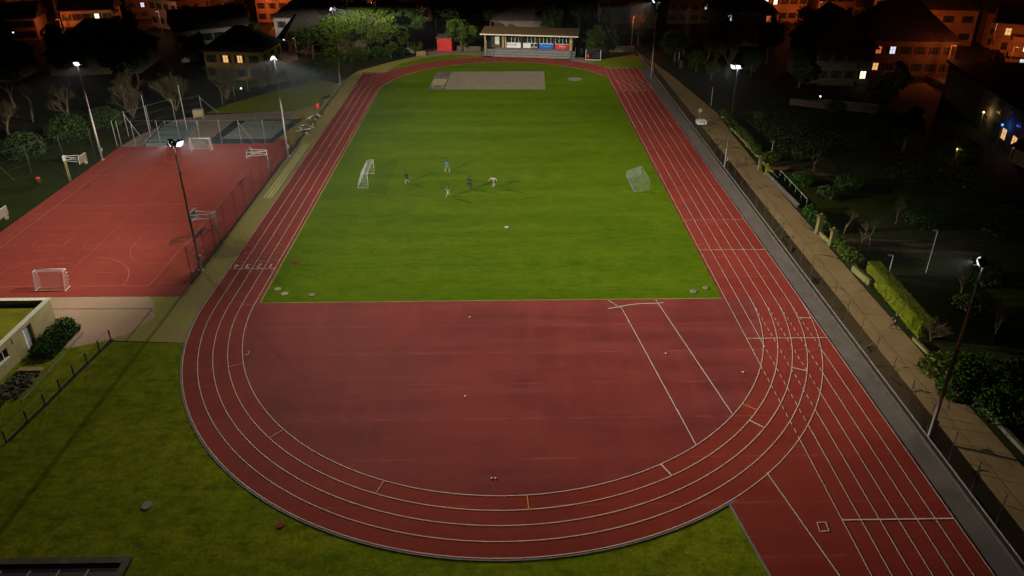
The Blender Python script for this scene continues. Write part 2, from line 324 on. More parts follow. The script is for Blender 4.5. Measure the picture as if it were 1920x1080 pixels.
for y, dx in ((8.4, .25), (9.35, .3), (10.3, .25), (12.25, .25)):
    for i in range(4): strip(tl, (-R0-LW*i-LW+dx, y), (-R0-LW*i-dx, y), .05, z2+.003)
strip(L, (18.4, -22.6), (26.2, -62), .08, z2+.003)   # javelin run-up edge
# javelin run-up on the half circle
strip(L, (10.3, -.1), (11.45, -1.65), .08, z2); strip(L, (15.0, -.1), (15.15, -.95), .08, z2)
strip(L, (11.45, -1.65), (14.1, -19.85), .08, z2); strip(L, (15.15, -.95), (17.75, -16.65), .08, z2)
pa = [G(1140, 580), G(1158, 577), G(1175, 573.5), G(1195, 571), G(1215, 570), G(1232, 570), G(1244, 568.5)]
for a, b in zip(pa[:-1], pa[1:]): strip(L, a, b, .13, z2+.002)
# short radial marks on the bend
def radial(mb, ang, r0, r1, wd, z=z2+.004):
    a = math.radians(ang); strip(mb, (r0*math.cos(a), r0*math.sin(a)), (r1*math.cos(a), r1*math.sin(a)), wd, z)
def angpx(u, v): g = G(u, v); return math.degrees(math.atan2(g.y, g.x))
radial(L, angpx(1247, 880), R0, R0+LW, .1); radial(L, angpx(1418, 796), R0+LW, R0+2*LW, .1); radial(L, angpx(1497, 693), R0+2*LW, R0+3*LW, .1); radial(L, angpx(1507, 597), R0+3*LW, R0+4*LW, .1)
radial(tl, angpx(443, 686), R0, R0+LW, .06); radial(tl, angpx(518, 815), R0, R0+LW, .06); radial(tl, angpx(713, 914), R0, R0+LW, .06)
for y, i in ((49.4, 0), (45.1, 1), (41.0, 2), (36.6, 3)): strip(L, (-R0-LW*i-LW, y), (-R0-LW*i, y), .07, z2+.003)
strip(tl, (-25.6, 38.4), (-24.4, 38.4), .05, z2+.003); strip(tl, (-25.6, 27.4), (-24.4, 27.4), .05, z2+.003); strip(tl, (-25.6, 19.2), (-24.4, 19.2), .05, z2+.003); strip(tl, (-25.6, 8.75), (-24.4, 8.75), .05, z2+.004); strip(tl, (-25.6, -.3), (-24.4, -.3), .05, z2+.003)
q = G(1545, 989); tl2 = MB()
for a, b in (((1531, 981), (1548, 980.5)), ((1548, 980.5), (1554, 997)), ((1554, 997), (1537, 998)), ((1537, 998), (1531, 981))): strip(L, G(*a), G(*b), .06, z2+.005)
strip(L, (-22.75, -7.75), (-22.45, -7.8), .05, z2); strip(L, (-22.45, -7.8), (-22.45, -8.3), .06, z2+.001); strip(L, (-22.45, -8.3), (-22.75, -8.4), .05, z2)
tag(L.build('lane_markings', m['line']), kind='structure', label='white lane lines of the running track')
tag(tl.build('lane_markings', m['linered']), kind='structure', label='thin faded cross marks on the track')
o_ = MB(); radial(o_, angpx(990, 943), R0, R0+LW, .07); radial(o_, angpx(1405, 764), R0, R0+LW, .07); strip(o_, (24.5, 33.1), (25.6, 33.1), .06, z2+.004); tag(o_.build('lane_markings', m['orange']), kind='structure', label='short orange cross marks on the track')
# old worn arcs on the half circle
k = MB(); ring(k, 2.5, -8.5, 4.6, .06, 60, 260, .0725, 50); 
tag(k.build('tyre_marks', m['smear']), kind='structure', label='old faint curved marks on the red half circle')
# numerals
def text(s, size, loc, rot, mat, name, parent=None, ext=0.):
    c = bpy.data.curves.new(name, 'FONT'); c.body = s; c.size = size; c.align_x = 'CENTER'; c.align_y = 'CENTER'; c.extrude = ext; c.offset = .004
    o = bpy.data.objects.new(name+'_src', c); COL.objects.link(o)
    bpy.context.view_layer.update(); me = bpy.data.meshes.new_from_object(o.evaluated_get(bpy.context.evaluated_depsgraph_get()))
    bpy.data.objects.remove(o); me.materials.clear(); me.materials.append(mat)
    n = bpy.data.objects.new(name, me); COL.objects.link(n); n.location = loc; n.rotation_euler = rot
    if parent: n.parent = parent
    return n
for i in range(4):
    for yy, sz in ((7.45, 1.25), (88.9, 1.0)):
        tag(text(str(i+1), sz, (-R0-LW*(i+.5), yy, z2+.004), (0, 0, PI), m['line'], 'lane_number'), kind='structure', label='lane number %d painted on the %s end of the left straight' % (i+1, 'near' if yy < 50 else 'far'))
for i in range(6): tag(text(str(i+1), 1.1, (R0-2*LW+LW*(i+.5), 74.6, z2+.006), (0, 0, PI), m['line'], 'lane_number'), kind='structure', label='lane number %d painted at the far start of the right straight' % (i+1))
# training ladder painted on the path
k = MB()
for x in (-31.1, -30.62, -30.14): strip(k, (x, 25.4), (x, 45.8), .07, .034)
for i in range(42): strip(k, (-31.13, 25.4+i*.4976), (-30.11, 25.4+i*.4976), .09, .038)
tag(k.build('ladder_markings', m['yellow']), kind='structure', label='pale yellow agility ladder painted on the path')
k = MB(); strip(k, (-46.5, -.55), (-34.1, -.75), .1, .034); strip(k, (-34.1, -.75), (-34.15, -6.1), .1, .034); strip(k, (-30.9, 12.9), (-29.4, 12.95), .08, .034)
tag(k.build('drain_channel', m['darkstone']), kind='structure', label='thin dark drain line in the paving')

# red multi-sport court
sheet('sports_court', [(-59.3, 1.62), (-32.3, 1.5), (-32.3, 45.05), (-59.2, 45.05)], .045, m['court'], label='red multi-sport court behind the left fence')
sheet('sports_court', [(-45.9, 44.9), (-33.2, 44.9), (-33.6, 48.0), (-44.6, 48.0)], .05, m['court'], label='red run-up at the sand pit end of the court')
k = MB(); zc = .055
def rect(mb, x0, x1, y0, y1, wd=.06, z=zc):
    strip(mb, (x0, y0), (x1, y0), wd, z); strip(mb, (x0, y1), (x1, y1), wd, z); strip(mb, (x0, y0), (x0, y1), wd, z+.001); strip(mb, (x1, y0), (x1, y1), wd, z+.001)
rect(k, -56.8, -36.3, 3.6, 43.0); strip(k, (-56.8, 23.4), (-36.3, 23.4), .06, zc)
for cy, a0, a1 in ((3.6, 0, 180), (43.0, 180, 360)):
    ring(k, -46.5+1.5, cy, 6, .06, a0, a0+90, zc+.002, 20); ring(k, -46.5-1.5, cy, 6, .06, a0+90, a1, zc+.002, 20)
tag(k.build('court_markings', m['courtline']), kind='structure', label='faded handball lines on the red court')
k = MB(); zc2 = .061
for y0, y1 in ((6.3, 20.2), (26.2, 40.0)):
    rect(k, -57.6, -34.4, y0, y1, .05, zc2); yc = (y0+y1)/2; strip(k, (-46, y0), (-46, y1), .05, zc2); ring(k, -46, yc, 1.8, .05, 0, 360, zc2+.002, 40)
    for sx, xe in ((1, -57.6), (-1, -34.4)):
        ring(k, xe+1.5*sx, yc, 6.2, .05, -90 if sx > 0 else 90, 90 if sx > 0 else 270, zc2+.002, 40)
        ring(k, xe+5.8*sx, yc, 1.8, .05, 0, 360, zc2+.003, 30); strip(k, (xe, yc-3), (xe+5.8*sx, yc-1.8), .05, zc2+.004); strip(k, (xe, yc+3), (xe+5.8*sx, yc+1.8), .05, zc2+.004)
tag(k.build('court_markings', m['linefaint']), kind='structure', label='very faint basketball lines on the red court')
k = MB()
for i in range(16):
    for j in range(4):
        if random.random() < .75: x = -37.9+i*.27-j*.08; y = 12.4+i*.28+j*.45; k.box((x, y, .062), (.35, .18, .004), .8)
tag(k.build('dark_patches', m['darkstone']), kind='structure', label='dark patches on the court near the basketball hoop')  # rows of small dark patches laid flat on the court

# ------------------------------------------------------------------ floodlight masts
def aim(o, d): o.rotation_euler = Vector(d).to_track_quat('-Z', 'Y').to_euler()
def flood(root, loc, aimxy, p, k, col):
    # asymmetric floodlight optic: throws far, dim straight below, sharp cut-off near the horizontal
    ld = bpy.data.lights.new('floodlight_beam', 'SPOT'); ld.spot_size = math.radians(176); ld.spot_blend = .1; vm = .24**-k; ld.energy = p*POWER*vm; ld.shadow_soft_size = .05; ld.color = col; ld.use_nodes = True
    t = ld.node_tree; em = t.nodes['Emission']; geo = t.nodes.new('ShaderNodeNewGeometry')
    def mt(op, a, b=None, clamp=False):
        n = t.nodes.new('ShaderNodeMath'); n.operation = op; n.use_clamp = clamp
        for i, v in enumerate((a, b)):
            if v is None: continue
            if isinstance(v, (int, float)): n.inputs[i].default_value = v
            else: t.links.new(v, n.inputs[i])
        return n.outputs[0]
    def ss(v, lo, hi):
        n = t.nodes.new('ShaderNodeMapRange'); n.interpolation_type = 'SMOOTHSTEP'; n.inputs[1].default_value = lo; n.inputs[2].default_value = hi; t.links.new(v, n.inputs[0]); return n.outputs[0]
    sp = t.nodes.new('ShaderNodeSeparateXYZ'); t.links.new(geo.outputs['Incoming'], sp.inputs[0])
    dx, dy, dz = (mt('MULTIPLY', sp.outputs[i], SGN) for i in range(3)); dn = mt('MULTIPLY', dz, -1.)
    hz = mt('MAXIMUM', mt('SQRT', mt('ADD', mt('MULTIPLY', dx, dx), mt('MULTIPLY', dy, dy))), .001)
    a = Vector(aimxy).normalized(); dot = mt('DIVIDE', mt('ADD', mt('MULTIPLY', dx, a.x), mt('MULTIPLY', dy, a.y)), hz)
    V = mt('POWER', mt('MAXIMUM', dn, .16), -k)
    V = mt('MULTIPLY', V, ss(dn, .14, .24)); fl = .32 if loc.x < -.001 and k < 2.05 else .08; V = mt('MULTIPLY', V, mt('ADD', mt('MULTIPLY', ss(hz, .3-.2*(fl > .1), .72), 1-fl), fl)); V = mt('MULTIPLY', V, mt('ADD', mt('MULTIPLY', ss(dot, -.05, 1.), .985), .015))
    t.links.new(mt('DIVIDE', V, vm), em.inputs[1])
    lo = bpy.data.objects.new('floodlight_beam', ld); COL.objects.link(lo); lo.parent = root; lo.location = loc; aim(lo, (a.x, a.y, -.45))
SGN = 1.
def mast(x, y, h, heads, label, col=(1, .93, .8), lean=0.):
    root = empty('floodlight_mast', (x, y, .02), 0, label, 'floodlight mast', 'floodlight masts around the sports ground')
    b = MB().tube((0, 0, 0), (lean*.4, 0, h*.55), .15, .115, 10).tube((lean*.4, 0, h*.55), (lean, 0, h), .115, .075, 10).box((0, 0, .05), (.5, .5, .1)); b.build('pole', m['mast'], root, True)
    a = MB(); a.tube((lean-.75, 0, h-.1), (lean+.75, 0, h-.1), .05, .05, 6); a.build('crossarm', m['mast'], root)
    MB().tube((lean*.8-.45, 0, h*.78), (lean*.8+.45, 0, h*.78), .03, .03, 6).build('step_bar', m['mast'], root)
    MB().box((.2, 0, 1.6), (.22, .28, .5)).build('switch_box', m['galv'], root)
    for i, (tx, ty, p, sz) in enumerate(heads):
        d = Vector((tx-x, ty-y, -h)).normalized(); hd = Vector((d.x, d.y, 0)).normalized()
        off = Vector((-.5+1.*i/max(len(heads)-1, 1), 0, 0)) if len(heads) > 1 else Vector((0, 0, 0))
        c = Vector((lean, 0, h+.05))+off+hd*.2
        fl = empty('floodlight', c); fl.parent = root; q = Vector((d.x, d.y, -.55)).normalized().to_track_quat('-Z', 'Y'); fl.rotation_euler = q.to_euler()
        MB().box((0, 0, .1), (.74, .6, .2)).box((0, .2, .26), (.3, .2, .16)).build('housing', m['dsteel'], fl)
        MB().box((0, 0, -.012), (.68, .54, .02)).lathe((0, 0, -.2), ((.1, 0), (.27, .06), (.34, .19)), 12).build('lens', m['lamp'], fl)  # rounded bulge enlarges the glowing glass to imitate lamp glare
        flood(root, c+d*.5, (d.x, d.y), p, sz, col)
    return root
MASTS = [
 (-32.15, 6.55, 14.3, [(-2, 22, 3700, 3.2), (-60, 7, 8600, 1.9), (4, -16, 1100, 2.6)], 'tall mast at the near end of the court fence, lamp glaring below the teal pit'),
 (-31.97, 40.5, 14.7, [(-2, 34, 3200, 3.2), (-54, 36, 5000, 1.9)], 'mast beside the painted training ladder, next to the far end of the red court'),
 (-32.2, 79.8, 14.8, [(6, 78, 1600, 2.8), (-17, 109, 2600, 2.6)], 'slim mast at the far left bend in front of the leafy trees'),
 (30.75, 84.8, 15.1, [(4, 84, 4400, 1.7), (18, 114, 700, 1.6)], 'mast at the far right bend behind the lane fence'),
 (31.43, 33.85, 14.7, [(6, 20, 2500, .9), (18, 4, 400, 2.2), (20, 64, 900, 2.2)], 'mast by the fence halfway along the right straight'),
 (31.47, -19.6, 15.0, [(14, 6, 2700, 1.7)], 'nearest mast, thick pole rising over the lane at the lower right'),
 (-59.1, 39.6, 14.3, [(-56, 14, 1300, 2.1)], 'thin mast standing alone left of the red court'),
]
for a in MASTS: mast(*a)

# ------------------------------------------------------------------ goals
def netgrid(b, P, Q, R_, T, nu, nv, r=.006):       # quad patch of netting as thin strings
    P, Q, R_, T = map(Vector, (P, Q, R_, T))
    for i in range(nu+1): s_ = i/nu; b.tube(P.lerp(Q, s_), T.lerp(R_, s_), r, r, 3, False)
    for j in range(nv+1): s_ = j/nv; b.tube(P.lerp(T, s_), Q.lerp(R_, s_), r, r, 3, False)
def goal(name, W_, H_, D, DT, label, cat, group, frame, striped=False, r=.036, loc=(0, 0, 0), rz=0, mesh=.22):
    # opening faces local +x, width along y
    root = empty(name, loc, rz, label, cat, group)
    for s_ in (-1, 1):
        y = s_*W_/2; MB().tube((0, y, 0), (0, y, H_), r, r, 8).build('post', frame, root, True)
        if striped:
            b = MB()
            for i in range(5): b.tube((0, y, .12+i*H_/5), (0, y, .12+i*H_/5+H_/10), r+.006, r+.006, 8)
            b.build('post_stripe', m['red'], root)
    MB().tube((0, -W_/2, H_), (0, W_/2, H_), r, r, 8).build('crossbar', frame, root, True)
    b = MB()
    for s_ in (-1, 1):
        y = s_*W_/2; b.tube((0, y, .03), (-D, y, .03), r*.7, r*.7, 6); b.tube((0, y, H_), (-DT, y, H_-.02), r*.6, r*.6, 6); b.tube((-DT, y, H_-.02), (-D, y, .03), r*.45, r*.45, 6)
    b.tube((-D, -W_/2, .03), (-D, W_/2, .03), r*.7, r*.7, 6); b.build('base_frame', frame, root)
    n = MB(); nu = int(W_/mesh)
    netgrid(n, (-DT, -W_/2, H_), (-DT, W_/2, H_), (-D, W_/2, .05), (-D, -W_/2, .05), nu, int(2.2/mesh)); netgrid(n, (0, -W_/2, H_), (0, W_/2, H_), (-DT, W_/2, H_), (-DT, -W_/2, H_), nu, max(2, int(DT/mesh)))
    for s_ in (-1, 1): netgrid(n, (0, s_*W_/2, H_), (-DT, s_*W_/2, H_), (-D, s_*W_/2, .05), (0, s_*W_/2, .05), max(3, int(D/mesh)), int(H_/mesh))
    n.build('net', m['net'], root); return root
goal('football_goal', 5, 2.1, 1.45, .85, 'white football goal standing upright, casting a long shadow toward the players', 'goal', 'football goals on the grass', m['white'], loc=(-18, 30.7, .07), rz=0)
g = goal('football_goal', 5, 2.0, 1.5, .8, 'white football goal tipped over on its face near the right straight', 'goal', 'football goals on the grass', m['galv'], loc=(0, 0, 0))
g.rotation_euler = (0, math.radians(90), PI); g.matrix_world = Matrix.Translation((19.3, 28.8, .14)) @ Matrix.Rotation(math.radians(2.5), 4, 'Z') @ Matrix.Rotation(math.radians(-90), 4, 'Y')
g.matrix_world = Matrix.Translation((19.2, 28.85, .14)) @ Matrix.Rotation(math.radians(3), 4, 'Z') @ Matrix(((0, 0, -1, 0), (0, 1, 0, 0), (-1, 0, 0, 0), (0, 0, 0, 1)))
goal('handball_goal', 3, 2.0, 1.0, .55, 'handball goal with red and white striped posts at the near end of the red court', 'goal', 'handball goals on the red court', m['white'], True, .045, (-45.85, 3.65, .06), PI/2, .16)
goal('handball_goal', 3, 2.0, 1.0, .55, 'handball goal with red and white striped posts at the far end of the red court', 'goal', 'handball goals on the red court', m['white'], True, .045, (-45.9, 42.9, .06), -PI/2, .16)

# ------------------------------------------------------------------ basketball hoops
def hoop(x, y, s_, label, board):
    root = empty('basketball_hoop', (x, y, .05), 0, label, 'basketball hoop', 'basketball hoops around the red court'); a = s_*2.5
    for dy in (-.16, .16): MB().tube((0, dy, 0), (0, dy, 3.65), .06, .055, 8).build('post', m['galv'] if s_ < 0 else m['pwood'], root, True)
    b = MB()
    for z_, dy in ((3.65, -.3), (3.65, .3), (3.1, -.3), (3.1, .3)): b.tube((0, dy*.6, z_), (a, dy*1.9, z_-.05), .035, .035, 6)
    b.tube((0, -.2, 3.65), (a, .55, 3.1), .025, .025, 5); b.tube((0, .2, 3.65), (a, -.55, 3.1), .025, .025, 5); b.box((0, 0, 3.4), (.1, .5, .7)); b.build('support_arm', m['white'], root)
    bd = MB().box((a+s_*.04, 0, 3.35), (.04, 1.8, 1.05)).build('backboard', board, root)
    f = MB()
    for z_ in (2.84, 3.86): f.box((a-s_*.01, 0, z_), (.05, 1.84, .06))
    for dy in (-.9, .9): f.box((a-s_*.01, dy, 3.35), (.05, .06, 1.05))
    f.build('board_frame', m['white'], bd)
    b = MB(); n = 14; c = Vector((a+s_*.34, 0, 3.0))
    for i in range(n):
        p = c+Vector((math.cos(2*PI*i/n), math.sin(2*PI*i/n), 0))*.23; q = c+Vector((math.cos(2*PI*(i+1)/n), math.sin(2*PI*(i+1)/n), 0))*.23; b.tube(p, q, .015, .015, 4)
    rm = b.build('rim', m['red'], root); b = MB()
    for i in range(n):
        t0 = 2*PI*i/n; t1 = t0+.3; b.tube(c+Vector((math.cos(t0), math.sin(t0), 0))*.22, c+Vector((math.cos(t1)*.13, math.sin(t1)*.13, -.4)), .01, .01, 3, False)
    b.build('basket_net', m['net'], rm)
hoop(-32.45, 13.2, -1, 'basketball hoop on the fence side of the red court, nearest to the camera', m['greyconc'])
hoop(-32.45, 33.1, -1, 'basketball hoop on the fence side near the far end, beside a person in black', m['greyconc'])
hoop(-59.35, 31.4, 1, 'beige basketball backboard on twin posts at the left edge of the red court', m['plaster'])
hoop(-59.4, 14.2, 1, 'basketball backboard cut off by the left edge of the picture', m['plaster'])

# ------------------------------------------------------------------ fences
def fence(name, pts, hts, label, mat, r=.035, wires=4, cat='fence', braces=(), top=True, group=None, spread=None):
    o0 = Vector((pts[0][0], pts[0][1], .02)); root = empty(name, o0, 0, label, cat, group)
    for (x, y), h in zip(pts, hts): MB().tube((x-o0.x, y-o0.y, 0), (x-o0.x, y-o0.y, h), r, r, 6).build('post', mat, root)
    b = MB()
    for (p, h), (q, h2) in zip(zip(pts[:-1], hts[:-1]), zip(pts[1:], hts[1:])):
        for k_ in range(wires+1):
            z_ = .06+(min(h, h2)-.1)*k_/wires; b.tube((p[0]-o0.x, p[1]-o0.y, z_), (q[0]-o0.x, q[1]-o0.y, z_), .007 if k_ < wires or not top else .014, None, 3, False)
    for i, dx, dy in braces:
        x, y = pts[i][0]-o0.x, pts[i][1]-o0.y; b.tube((x, y, hts[i]*.9), (x+dx, y+dy, .05), .025, .025, 5)
    b.build('wire_mesh', m['dsteel'] if mat is m['dsteel'] else m['galv'], root); return root
ys = [4.36, 8.4, 11.1, 14.6, 18.2, 21.6, 25.1, 28.6, 32.2, 35.6, 39, 42.6, 46.0, 49.6, 51.6]
fence('court_fence', [(-32.15, y) for y in ys], [4.15]*len(ys), 'tall see-through fence with dark posts between the red court and the khaki path', m['dsteel'], .04, 5, braces=((0, 0, 3.2), (13, 0, -3)))
MB().span(-32.25, -32.05, 3.9, 52.5, 0, .22).build('fence_kerb', m['darkstone']); tag(bpy.data.objects['fence_kerb'], 'low dark kerb running under the court fence', 'kerb')
xs = [-59.2, -57.0, -53.1, -50.0, -46.9, -43.6, -40.6, -36.9]
fence('court_fence', [(x, 45.7) for x in xs], [4.0]*len(xs), 'light-posted fence across the far end of the red court in front of the covered pit', m['galv'], .04, 3, braces=((6, 2.2, 0),))
fence('court_fence', [(-59.6, 45.2), (-60.1, 50), (-58.2, 53.6), (-55.6, 57.4), (-52.2, 60.6)], [4.2, 4.2, 4, 4, 3.6], 'high fence running back from the far left corner of the red court', m['galv'], .045, 3, braces=((1, 1.8, 0), (4, 2.5, 1)))
fence('court_fence', [(-61.5, 42), (-64, 38.5), (-66.5, 34.6), (-68.5, 30.5), (-70, 26.2), (-71, 22)], [4.2]*6, 'dim boundary fence in the dark left of the court', m['dsteel'], .04, 3, braces=((3, 1.4, 1.2),))
ys = [-27.5, -24.8, -22.1, -19.2, -16.4, -13.6, -10.8, -8.0, -5.2, -2.4, .4, 3.0, 5.7, 8.5, 11.4, 14.3, 17.2, 20.2, 23.2, 26.3, 29.4, 32.6, 35.8, 39, 42.5, 46, 50, 54, 58, 62, 66, 70, 74, 78, 82, 86, 90, 94, 98, 102, 106]
fence('lane_fence', [(31.45, y) for y in ys], [3.0]*len(ys), 'long thin-posted fence between the track pavement and the lane', m['dsteel'], .03, 5, braces=((6, -1.0, 1.6), (14, -.6, 1.8), (4, .5, -1.4)))
tag(MB().span(30.98, 31.3, -60, 108, .0, .35).build('low_wall', m['darkstone']), 'low wall with a shade-dark face at the foot of the lane fence', 'wall')  # shade on the wall face is put into the dark stone colour
tag(MB().span(31.3, 31.38, -60, 108, .0, .42).build('wall_coping', m['greyconc']), 'thin pale coping on top of the low wall under the lane fence', 'coping')
fence('lawn_fence', px((418, 196), (440, 182), (466, 172), (490, 166), (515, 161), (550, 158), (590, 152)), [2.2]*7, 'thin white-posted fence along the hedge at the top of the sloping lawn', m['galv'], .03, 3)
# tall standalone net poles by the covered pit
for (u, v, h_, lb) in ((283, 258, 7, 'tall slim pole left of the teal covered pit'), (352, 250, 8, 'tall slim pole rising behind the handball goal')):
    g = G(u, v); tag(MB().tube((0, 0, 0), (0, 0, h_), .06, .05, 8).build('net_pole', m['galv'], loc=g), lb, 'pole', 'net poles by the covered pit')
# low railing with wall at the lower left
RP = [(-35.68, -5.7), (-35.85, -7.36), (-36.05, -9.1), (-36.25, -10.8), (-36.42, -12.6), (-36.6, -14.45), (-36.85, -16.4), (-37.1, -18.6)]
root = empty('railing', (RP[0][0], RP[0][1], .02), 0, 'metal railing on a low edge between the grassy path and the lower-left lawn', 'railing')
b = MB()
for i, (x, y) in enumerate(RP):
    MB().box((x-RP[0][0], y-RP[0][1], .52), (.09, .09, 1.04)).box((x-RP[0][0]+.12, y-RP[0][1], -.1), (.2, .14, .3)).build('post', m['dsteel'], root)
for p, q in zip(RP[:-1], RP[1:]):
    for z_, r_ in ((1.03, .022), (.12, .025)): b.tube((p[0]-RP[0][0], p[1]-RP[0][1], z_), (q[0]-RP[0][0], q[1]-RP[0][1], z_), r_, r_, 6)
b.build('rail', m['pwood'], root)
b = MB()
for p, q in zip(RP[:-1], RP[1:]): b.ext([(p[0]+.02, p[1]), (q[0]+.02, q[1]), (q[0]+.3, q[1]), (p[0]+.3, p[1])], 0, .035)
tag(b.build('soil_strip', m['soil']), kind='structure', label='dark soil strip under the railing')

# ------------------------------------------------------------------ concrete building with green roof, lower left
root = empty('flat_roof_building', (-42, -3, 0), 0, 'concrete flat-roofed building with a grass roof at the left edge', 'building')
H_ = 2.65
b = MB().span(-30, 0, -30, -29.7, 0, H_); b.span(-.3, 0, -1.4-2.0, 0, 0, H_); b.span(-.3, 0, -4.4, -3.4, 2.25, H_); b.span(-.3, 0, -6.7, -4.4, 0, H_)
b.span(-.3, 0, -10.5, -6.7, 0, 1.2); b.span(-.3, 0, -10.5, -6.7, 2.1, H_); b.span(-.3, 0, -29.7, -10.5, 0, H_); b.span(-30, -.3, -.3, 0, 0, H_)
b.build('wall', m['concrete'], root)
c_ = MB().span(-30.2, .06, -.34, .1, H_, H_+.1).span(-.34, .06, -30, -.34, H_, H_+.1); c_.build('coping', m['coping'], root)
MB().span(-30, -.34, -29.7, -.34, 1.9, 2.2).build('green_roof', m['roofgrass'], root)
d_ = MB().span(-.2, -.14, -4.35, -3.45, .02, 2.2).build('door', m['blue'] if 0 else m['cloth'], root); MB().span(-.14, -.11, -4.3, -4.1, .1, 2.1).build('handle', m['white'], d_)
MB().span(-.1, .03, -3.4, -3.2, .02, 2.3).build('door_frame', m['wood'], root)
wn = MB().span(-.22, -.18, -10.4, -6.8, 1.25, 2.05).build('window', m['glass'], root); MB().span(-.18, .06, -10.55, -6.65, 1.15, 1.24).span(-.16, -.1, -7.2, -7.12, 1.25, 2.08).build('sill', m['coping'], wn)
MB().tube((-.02, -5.9, 2.5), (.03, -5.9, 1.9), .03, .03, 6).build('drainpipe', m['dsteel'], root)
def rand_box(n, x0, x1, y0, y1, z0, z1): return np.stack([rng.uniform(x0, x1, n), rng.uniform(y0, y1, n), rng.uniform(z0, z1, n)], 1)
def bushmb(ctrs, n, size, b=None):
    b = b or MB()
    for cx, cy, cz, rx, ry, rz in ctrs:
        d = rng.normal(size=(n, 3)); d /= np.linalg.norm(d, axis=1)[:, None]; rad = rng.uniform(.72, 1.03, n)[:, None]
        P = np.array([cx, cy, cz])+d*rad*np.array([rx, ry, rz]); P = P[P[:, 2] > .02]; b.leaves(P, size)
    return b
cs = [(-40.5+rng.uniform(-.5, .4), -3.6-i*.42, .4, .95, .6, .62) for i in range(12)]+[(-39.9, -4.2-.5*i, .3, .8, .5, .5) for i in range(9)]
tag(bushmb(cs, 420, .17).build('shrub', m['shrub']), 'dense dark green shrub bed against the concrete building', 'shrub')
tag(bushmb([(-40.6, -14.6, .3, .9, .8, .6), (-41, -15.8, .3, .9, .8, .6)], 500, .15).build('shrub', m['shrub']), 'small dark bush cut off by the left edge below the rocks', 'shrub')
b = MB()
for i in range(160): b.box((rng.uniform(-41.4, -39.2), rng.uniform(-13.8, -10.6), rng.uniform(.02, .14)), tuple(rng.uniform(.08, .3, 3)), rng.uniform(0, 3), rng.uniform(0, 3))
tag(b.build('rocks', m['rock']), 'loose grey rocks heaped beside the concrete building', 'rocks', kind='stuff')
tag(MB().box((-40.2, -10.2, .22), (2.0, .5, .06)).box((-40.2, -10.2, .1), (1.8, .4, .2)).build('stone_step', m['pwood']), 'flat stone step between the shrub bed and the rocks', 'step')
tag(MB().span(-38.75, -38.65, -14, -4.6, 0, .1).build('bed_edging', m['greyconc']), 'thin stone edging along the shrub bed', 'edging')
# sunken light well at the bottom left
root = empty('light_well', (-23, -28.8, 0), 0, 'dark sunken opening with a stone rim at the bottom left corner', 'light well')
MB().span(-12, 0, -.45, 0, 0, .16).span(-.45, 0, -8, -.45, 0, .16).build('rim', m['rock'], root)
MB().span(-12, -.45, -8, -.45, .03, .05).build('opening', m['black'], root)
for i in range(6): MB().span(-11+i*1.75, -10.94+i*1.75, -6, -.9, .06, .16).build('grate_bar', m['galv'], root)
# covers and spots on the lawns
def disc(x, y, r, mat, label, z=.1, cat='cover', name='ground_cover'): return tag(MB().lathe((x, y, z-.03), ((r, 0), (r, .03), (r*.9, .04)), 20).build(name, mat), label, cat)
g = G(275, 949); disc(g.x, g.y, .34, m['greyconc'], 'grey round manhole cover in the lower-left lawn', .06)
g = G(525, 985); disc(g.x, g.y, .26, m['dzone'], 'reddish bare patch in the lawn outside the near bend', .045)
g = G(521, 543); disc(g.x, g.y, .33, m['concrete'], 'pale disc at the near left corner of the field, closer to the track', .09)
g = G(534, 552); disc(g.x, g.y, .36, m['concrete'], 'pale disc at the near left corner of the field, closer to the red surface')
g = G(585, 554); disc(g.x, g.y, .3, m['sand'], 'brownish cover on the near edge of the field')
g = G(554, 492.5); disc(g.x, g.y, .36, m['dzone'], 'reddish cover beside the lane numbers of the left straight')
g = G(1323, 541); disc(g.x, g.y, .3, m['sand'], 'brownish cover at the near right corner of the field')
g = G(1300, 547.5); disc(g.x, g.y, .34, m['greyconc'], 'grey cover just inside the near right corner of the field')
g = G(950, 427); disc(g.x, g.y, .26, m['white'], 'white disc lying alone in the middle of the field')
for u, v, lb in ((881, 596, 'small white marker with a dark base near the turf edge on the red half circle'), (872, 744, 'small pale marker in the middle of the red half circle'), (1248, 664, 'small white marker between the run-up lines'), (1393, 699, 'small marker near the right bend'), (1179, 604, 'small marker left of the run-up lines')):
    g = G(u, v); disc(g.x, g.y, .09, m['white'], lb, .1, 'marker', 'marker_disc')
for u, lb in ((922, 'left one of two pale dots near the bottom of the half circle'), (929, 'right one of two pale dots near the bottom of the half circle')): g = G(u, 898); disc(g.x, g.y, .07, m['white'], lb, .1, 'marker', 'marker_disc')

# ------------------------------------------------------------------ pits beyond the court
P_ = [tuple(G(*q)[:2]) for q in ((445, 231), (560, 227), (514, 262), (412, 275))]
b = px((440, 229), (562, 226), (512, 273), (412, 274)); root = empty('sand_pit', (0, 0, 0), 0, 'covered sand pit with dark mats round a grey-green tarpaulin', 'sand pit')
MB().ext([(-45.6, 57.8), (-34.3, 58.0), (-36.0, 46.2), (-46.4, 46.0)][::-1], .02, .1).build('mat_border', m['darkmat'], root)
MB().ext([(-43.6, 57.0), (-36.0, 57.2), (-36.7, 48.2), (-44.6, 48.2)][::-1], .1, .16).build('tarpaulin', m['tarp'], root)
root = empty('covered_pit', (0, 0, 0), 0, 'teal net-covered pit with a steel frame behind the far court fence', 'covered pit')
A_ = [tuple(G(*q)[:2]) for q in ((275, 275), (345, 273), (372, 237), (310, 238))]
MB().ext(A_, .03, .5).build('cover', m['tarp2'], root)
b = MB()
for i in range(4):
    p, q = A_[i], A_[(i+1) % 4]; b.tube((*p, 1.0), (*q, 1.0), .03, .03, 5); b.tube((*p, 0), (*p, 1.0), .035, .035, 5)
b.build('frame', m['galv'], root)
